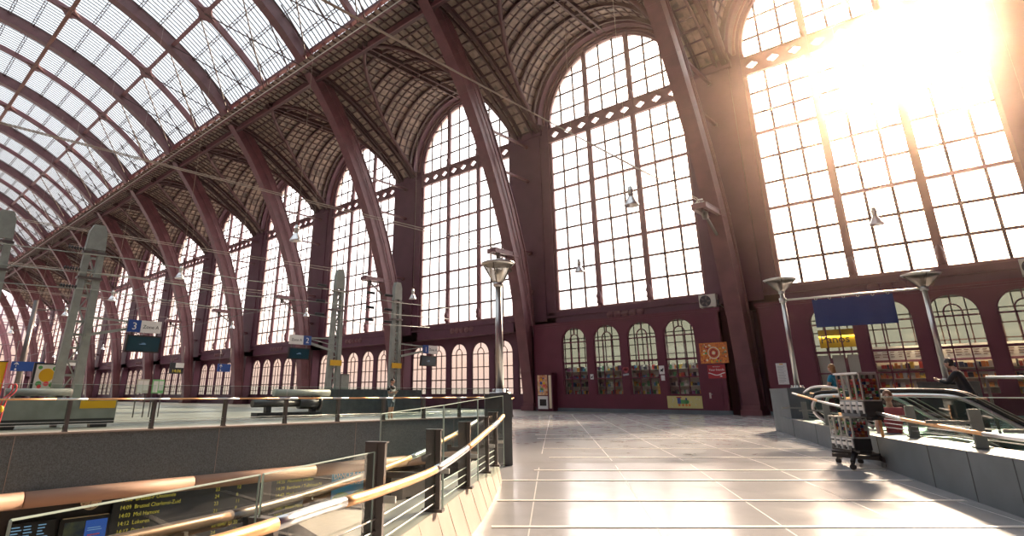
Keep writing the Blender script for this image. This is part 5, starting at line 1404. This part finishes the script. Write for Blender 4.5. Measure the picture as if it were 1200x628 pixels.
# man with phone on the far side
r, s_ = person((-22.95, 18.95, 0), R(-78), 1.9, 'person in a black and grey T-shirt and shorts holding a phone behind the far railing', [((-.24, .03, 1.14), (-.1, .24, 1.22)), ((.24, .03, 1.14), (.1, .24, 1.2))], M['greycloth'], M['bluecloth'], M['hairdark'], .75, True, 0, M['white'])
m = MB()
e0 = MB(); e0.ell((0, -.005, 1.385), (.215, .142, .105), 20, 12); m.add([(x*s_, y*s_, z*s_) for x, y, z in e0.v], e0.f, True); 
for sd in (-1, 1): e0 = MB(); e0.ell((sd*.215, 0, 1.33), (.07, .08, .12), 12, 10); m.add([(x*s_, y*s_, z*s_) for x, y, z in e0.v], e0.f, True)
m.build('shirt_yoke', M['navycloth'], r, local=True)
m = MB(); q = V((0, .33, 1.25))*s_; loc = Matrix.Rotation(R(-78), 3, 'Z') @ q+V((-22.95, 18.95, 0))
ph = MB(); ph.obox(loc, Matrix.Rotation(R(-78), 3, 'Z') @ V((1, 0, 0)), Matrix.Rotation(R(-78), 3, 'Z') @ V((0, .8, .6)), (0, 0, 1), .04, .075, .006)
tag(ph.build('phone', M['black'], None, loc=tuple(loc)), 'dark phone held in both hands by the man in shorts', 'phone')
# woman in blue with backpack, facing left
r, s_ = person((-4.2, 19.85, .25), R(62), 1.74, 'blonde person in a blue top with a dark backpack behind the candy stand, facing left', [((-.24, .1, 1.12), (-.15, .36, 1.08)), ((.23, .1, 1.12), (.14, .36, 1.1))], M['teal'], M['navycloth'], principled('sandy_hair', (.30, .15, .055), .6), .55, False, .12, M['darkplastic'], True)
m = MB(); e0 = MB(); e0.ell((0, -.2, 1.26), (.15, .12, .23), 16, 12); m.add([(x*s_, y*s_, z*s_) for x, y, z in e0.v], e0.f, True)
e0 = MB(); e0.ell((0, -.29, 1.16), (.11, .06, .11), 12, 10); m.add([(x*s_, y*s_, z*s_) for x, y, z in e0.v], e0.f, True)
bp_ = m.build('backpack_tmp', M['navycloth'], None)
bp_.name = 'backpack'; bp_.location = (-4.2, 19.85, .25); bp_.rotation_euler = (0, 0, R(62)); tag(bp_, 'dark backpack on the back of the person in blue', 'backpack')
m = MB()
for sd in (-1, 1): m.tube([V((sd*.1, -.16, 1.42))*s_, V((sd*.12, -.02, 1.5))*s_, V((sd*.12, .13, 1.4))*s_, V((sd*.13, .15, 1.25))*s_, V((sd*.14, .0, 1.1))*s_, V((sd*.12, -.12, 1.08))*s_], .02, 6)
q = m.build('strap', M['navycloth'], bp_, local=True)
# man in dark jacket, leaning, facing left
person((-1.35, 19.7, .25), R(78), 1.78, 'person in a dark jacket leaning forward beside the right lamp post', [((-.22, .22, 1.18), (-.1, .42, 1.25)), ((.22, .22, 1.18), (.1, .42, 1.25))], M['navycloth'], M['navycloth'], M['hairdark'], 1.5, False, .3, M['black'])
# person in red on the half landing
person((-2.2, 14.2, -.5), R(185), 1.72, 'person in a dusty red shirt standing behind the right parapet glass', [((-.27, .05, 1.12), (-.24, .2, .95)), ((.27, .05, 1.12), (.24, .2, .95))], M['pink'], M['bluecloth'], M['hairbrown'], .7, False, 0, M['white'])


# ---- haze volume added and tinted for the sun's flare glow, thinned low and leftward
m = MB(); m.box((XW-1.5, ys_-1.5, -5.6), (XE+1.5, WY+1.5, 46.5))
hz = m.build('glow_haze', M['black']); hm_, nt_ = nm('flare_glow_haze'); on_ = nt_.nodes.new('ShaderNodeOutputMaterial'); vs_ = nt_.nodes.new('ShaderNodeVolumeScatter')
vs_.inputs['Color'].default_value = (1, .75, .60, 1); vs_.inputs['Anisotropy'].default_value = .94
tc_ = nt_.nodes.new('ShaderNodeTexCoord'); sp_x = nt_.nodes.new('ShaderNodeSeparateXYZ'); nt_.links.new(tc_.outputs['Object'], sp_x.inputs[0])
def ramp_node(out, a, b_, lo, hi):
    r_ = nt_.nodes.new('ShaderNodeMapRange'); r_.interpolation_type = 'SMOOTHSTEP'; r_.inputs[1].default_value = a; r_.inputs[2].default_value = b_; r_.inputs[3].default_value = lo; r_.inputs[4].default_value = hi
    nt_.links.new(out, r_.inputs[0]); return r_.outputs[0]
mu_ = nt_.nodes.new('ShaderNodeMath'); mu_.operation = 'MULTIPLY'
nt_.links.new(ramp_node(sp_x.outputs['Z'], 3, 12, .0002, .00135), mu_.inputs[0]); nt_.links.new(ramp_node(sp_x.outputs['X'], -45, -8, .25, 1), mu_.inputs[1])
nt_.links.new(mu_.outputs[0], vs_.inputs['Density'])
nt_.links.new(vs_.outputs[0], on_.inputs['Volume']); hz.data.materials.clear(); hz.data.materials.append(hm_)
tag(hz, 'warm haze added for the flare glow around the sunlit window', 'haze', None, 'stuff')

# ================================================================== LIGHT, WORLD, CAMERA
sun = bpy.data.lights.new('sun', 'SUN'); sun.energy = 20.; sun.color = (1., .77, .54); sun.angle = R(5)
so = bpy.data.objects.new('sun', sun); COL.objects.link(so); so.location = (0, 60, 40)
dv = V((39.6, -773.6, -382.3)); so.rotation_euler = dv.to_track_quat('-Z', 'Y').to_euler()
wd = bpy.data.worlds.new('sky'); S.world = wd; wd.use_nodes = True; nt = wd.node_tree; N = nt.nodes; L = nt.links; N.clear()
ow = N.new('ShaderNodeOutputWorld'); bg = N.new('ShaderNodeBackground'); tc = N.new('ShaderNodeTexCoord'); sx = N.new('ShaderNodeSeparateXYZ'); cr = N.new('ShaderNodeValToRGB')
L.new(tc.outputs['Generated'], sx.inputs[0]); L.new(sx.outputs['Z'], cr.inputs[0])
e = cr.color_ramp; e.elements[0].position = 0.0; e.elements[0].color = (.13, .10, .10, 1); e.elements[1].position = .5; e.elements[1].color = (.92, .98, 1.04, 1)
k = e.elements.new(.05); k.color = (.23, .155, .125, 1); k = e.elements.new(.10); k.color = (.26, .21, .20, 1); k = e.elements.new(.16); k.color = (.72, .67, .67, 1); k = e.elements.new(.3); k.color = (.85, .85, .87, 1)
# warm aureole of the low sun in the hazy sky
dn = N.new('ShaderNodeVectorMath'); dn.operation = 'DOT_PRODUCT'; dn.inputs[1].default_value = tuple((-dv).normalized()); L.new(tc.outputs['Generated'], dn.inputs[0])
pw = N.new('ShaderNodeMath'); pw.operation = 'POWER'; pw.inputs[1].default_value = 22; mxx = N.new('ShaderNodeMath'); mxx.operation = 'MAXIMUM'; mxx.inputs[1].default_value = 0
L.new(dn.outputs['Value'], mxx.inputs[0]); L.new(mxx.outputs[0], pw.inputs[0])
ad = N.new('ShaderNodeMix'); ad.data_type = 'RGBA'; ad.blend_type = 'ADD'; ad.inputs[0].default_value = 1; ad.clamp_result = False
sc_ = N.new('ShaderNodeVectorMath'); sc_.operation = 'SCALE'; sc_.inputs[0].default_value = (4., 2.5, 1.3); L.new(pw.outputs[0], sc_.inputs['Scale'])
L.new(cr.outputs[0], ad.inputs[6]); L.new(sc_.outputs[0], ad.inputs[7]); L.new(ad.outputs[2], bg.inputs[0]); bg.inputs[1].default_value = 4.6; L.new(bg.outputs[0], ow.inputs[0])

cam = bpy.data.cameras.new('camera'); cam.sensor_width = 36; cam.lens = 680*36/1200; cam.shift_x = 51/1200; cam.shift_y = -73/1200; cam.clip_end = 2000; cam.clip_start = .05
co = bpy.data.objects.new('camera', cam); COL.objects.link(co); co.location = (0, 0, 1.15); co.rotation_euler = (R(90+18.08), 0, R(43.26))
S.camera = co
S.cycles.transparent_max_bounces = 24; S.cycles.max_bounces = 10; S.cycles.diffuse_bounces = 5
S.cycles.caustics_reflective = False; S.cycles.caustics_refractive = False; S.cycles.sample_clamp_indirect = 6
S.view_settings.view_transform = 'Standard'; S.view_settings.look = 'None'; S.view_settings.gamma = 1; S.view_settings.use_curve_mapping = False
S.view_settings.exposure = 0.0
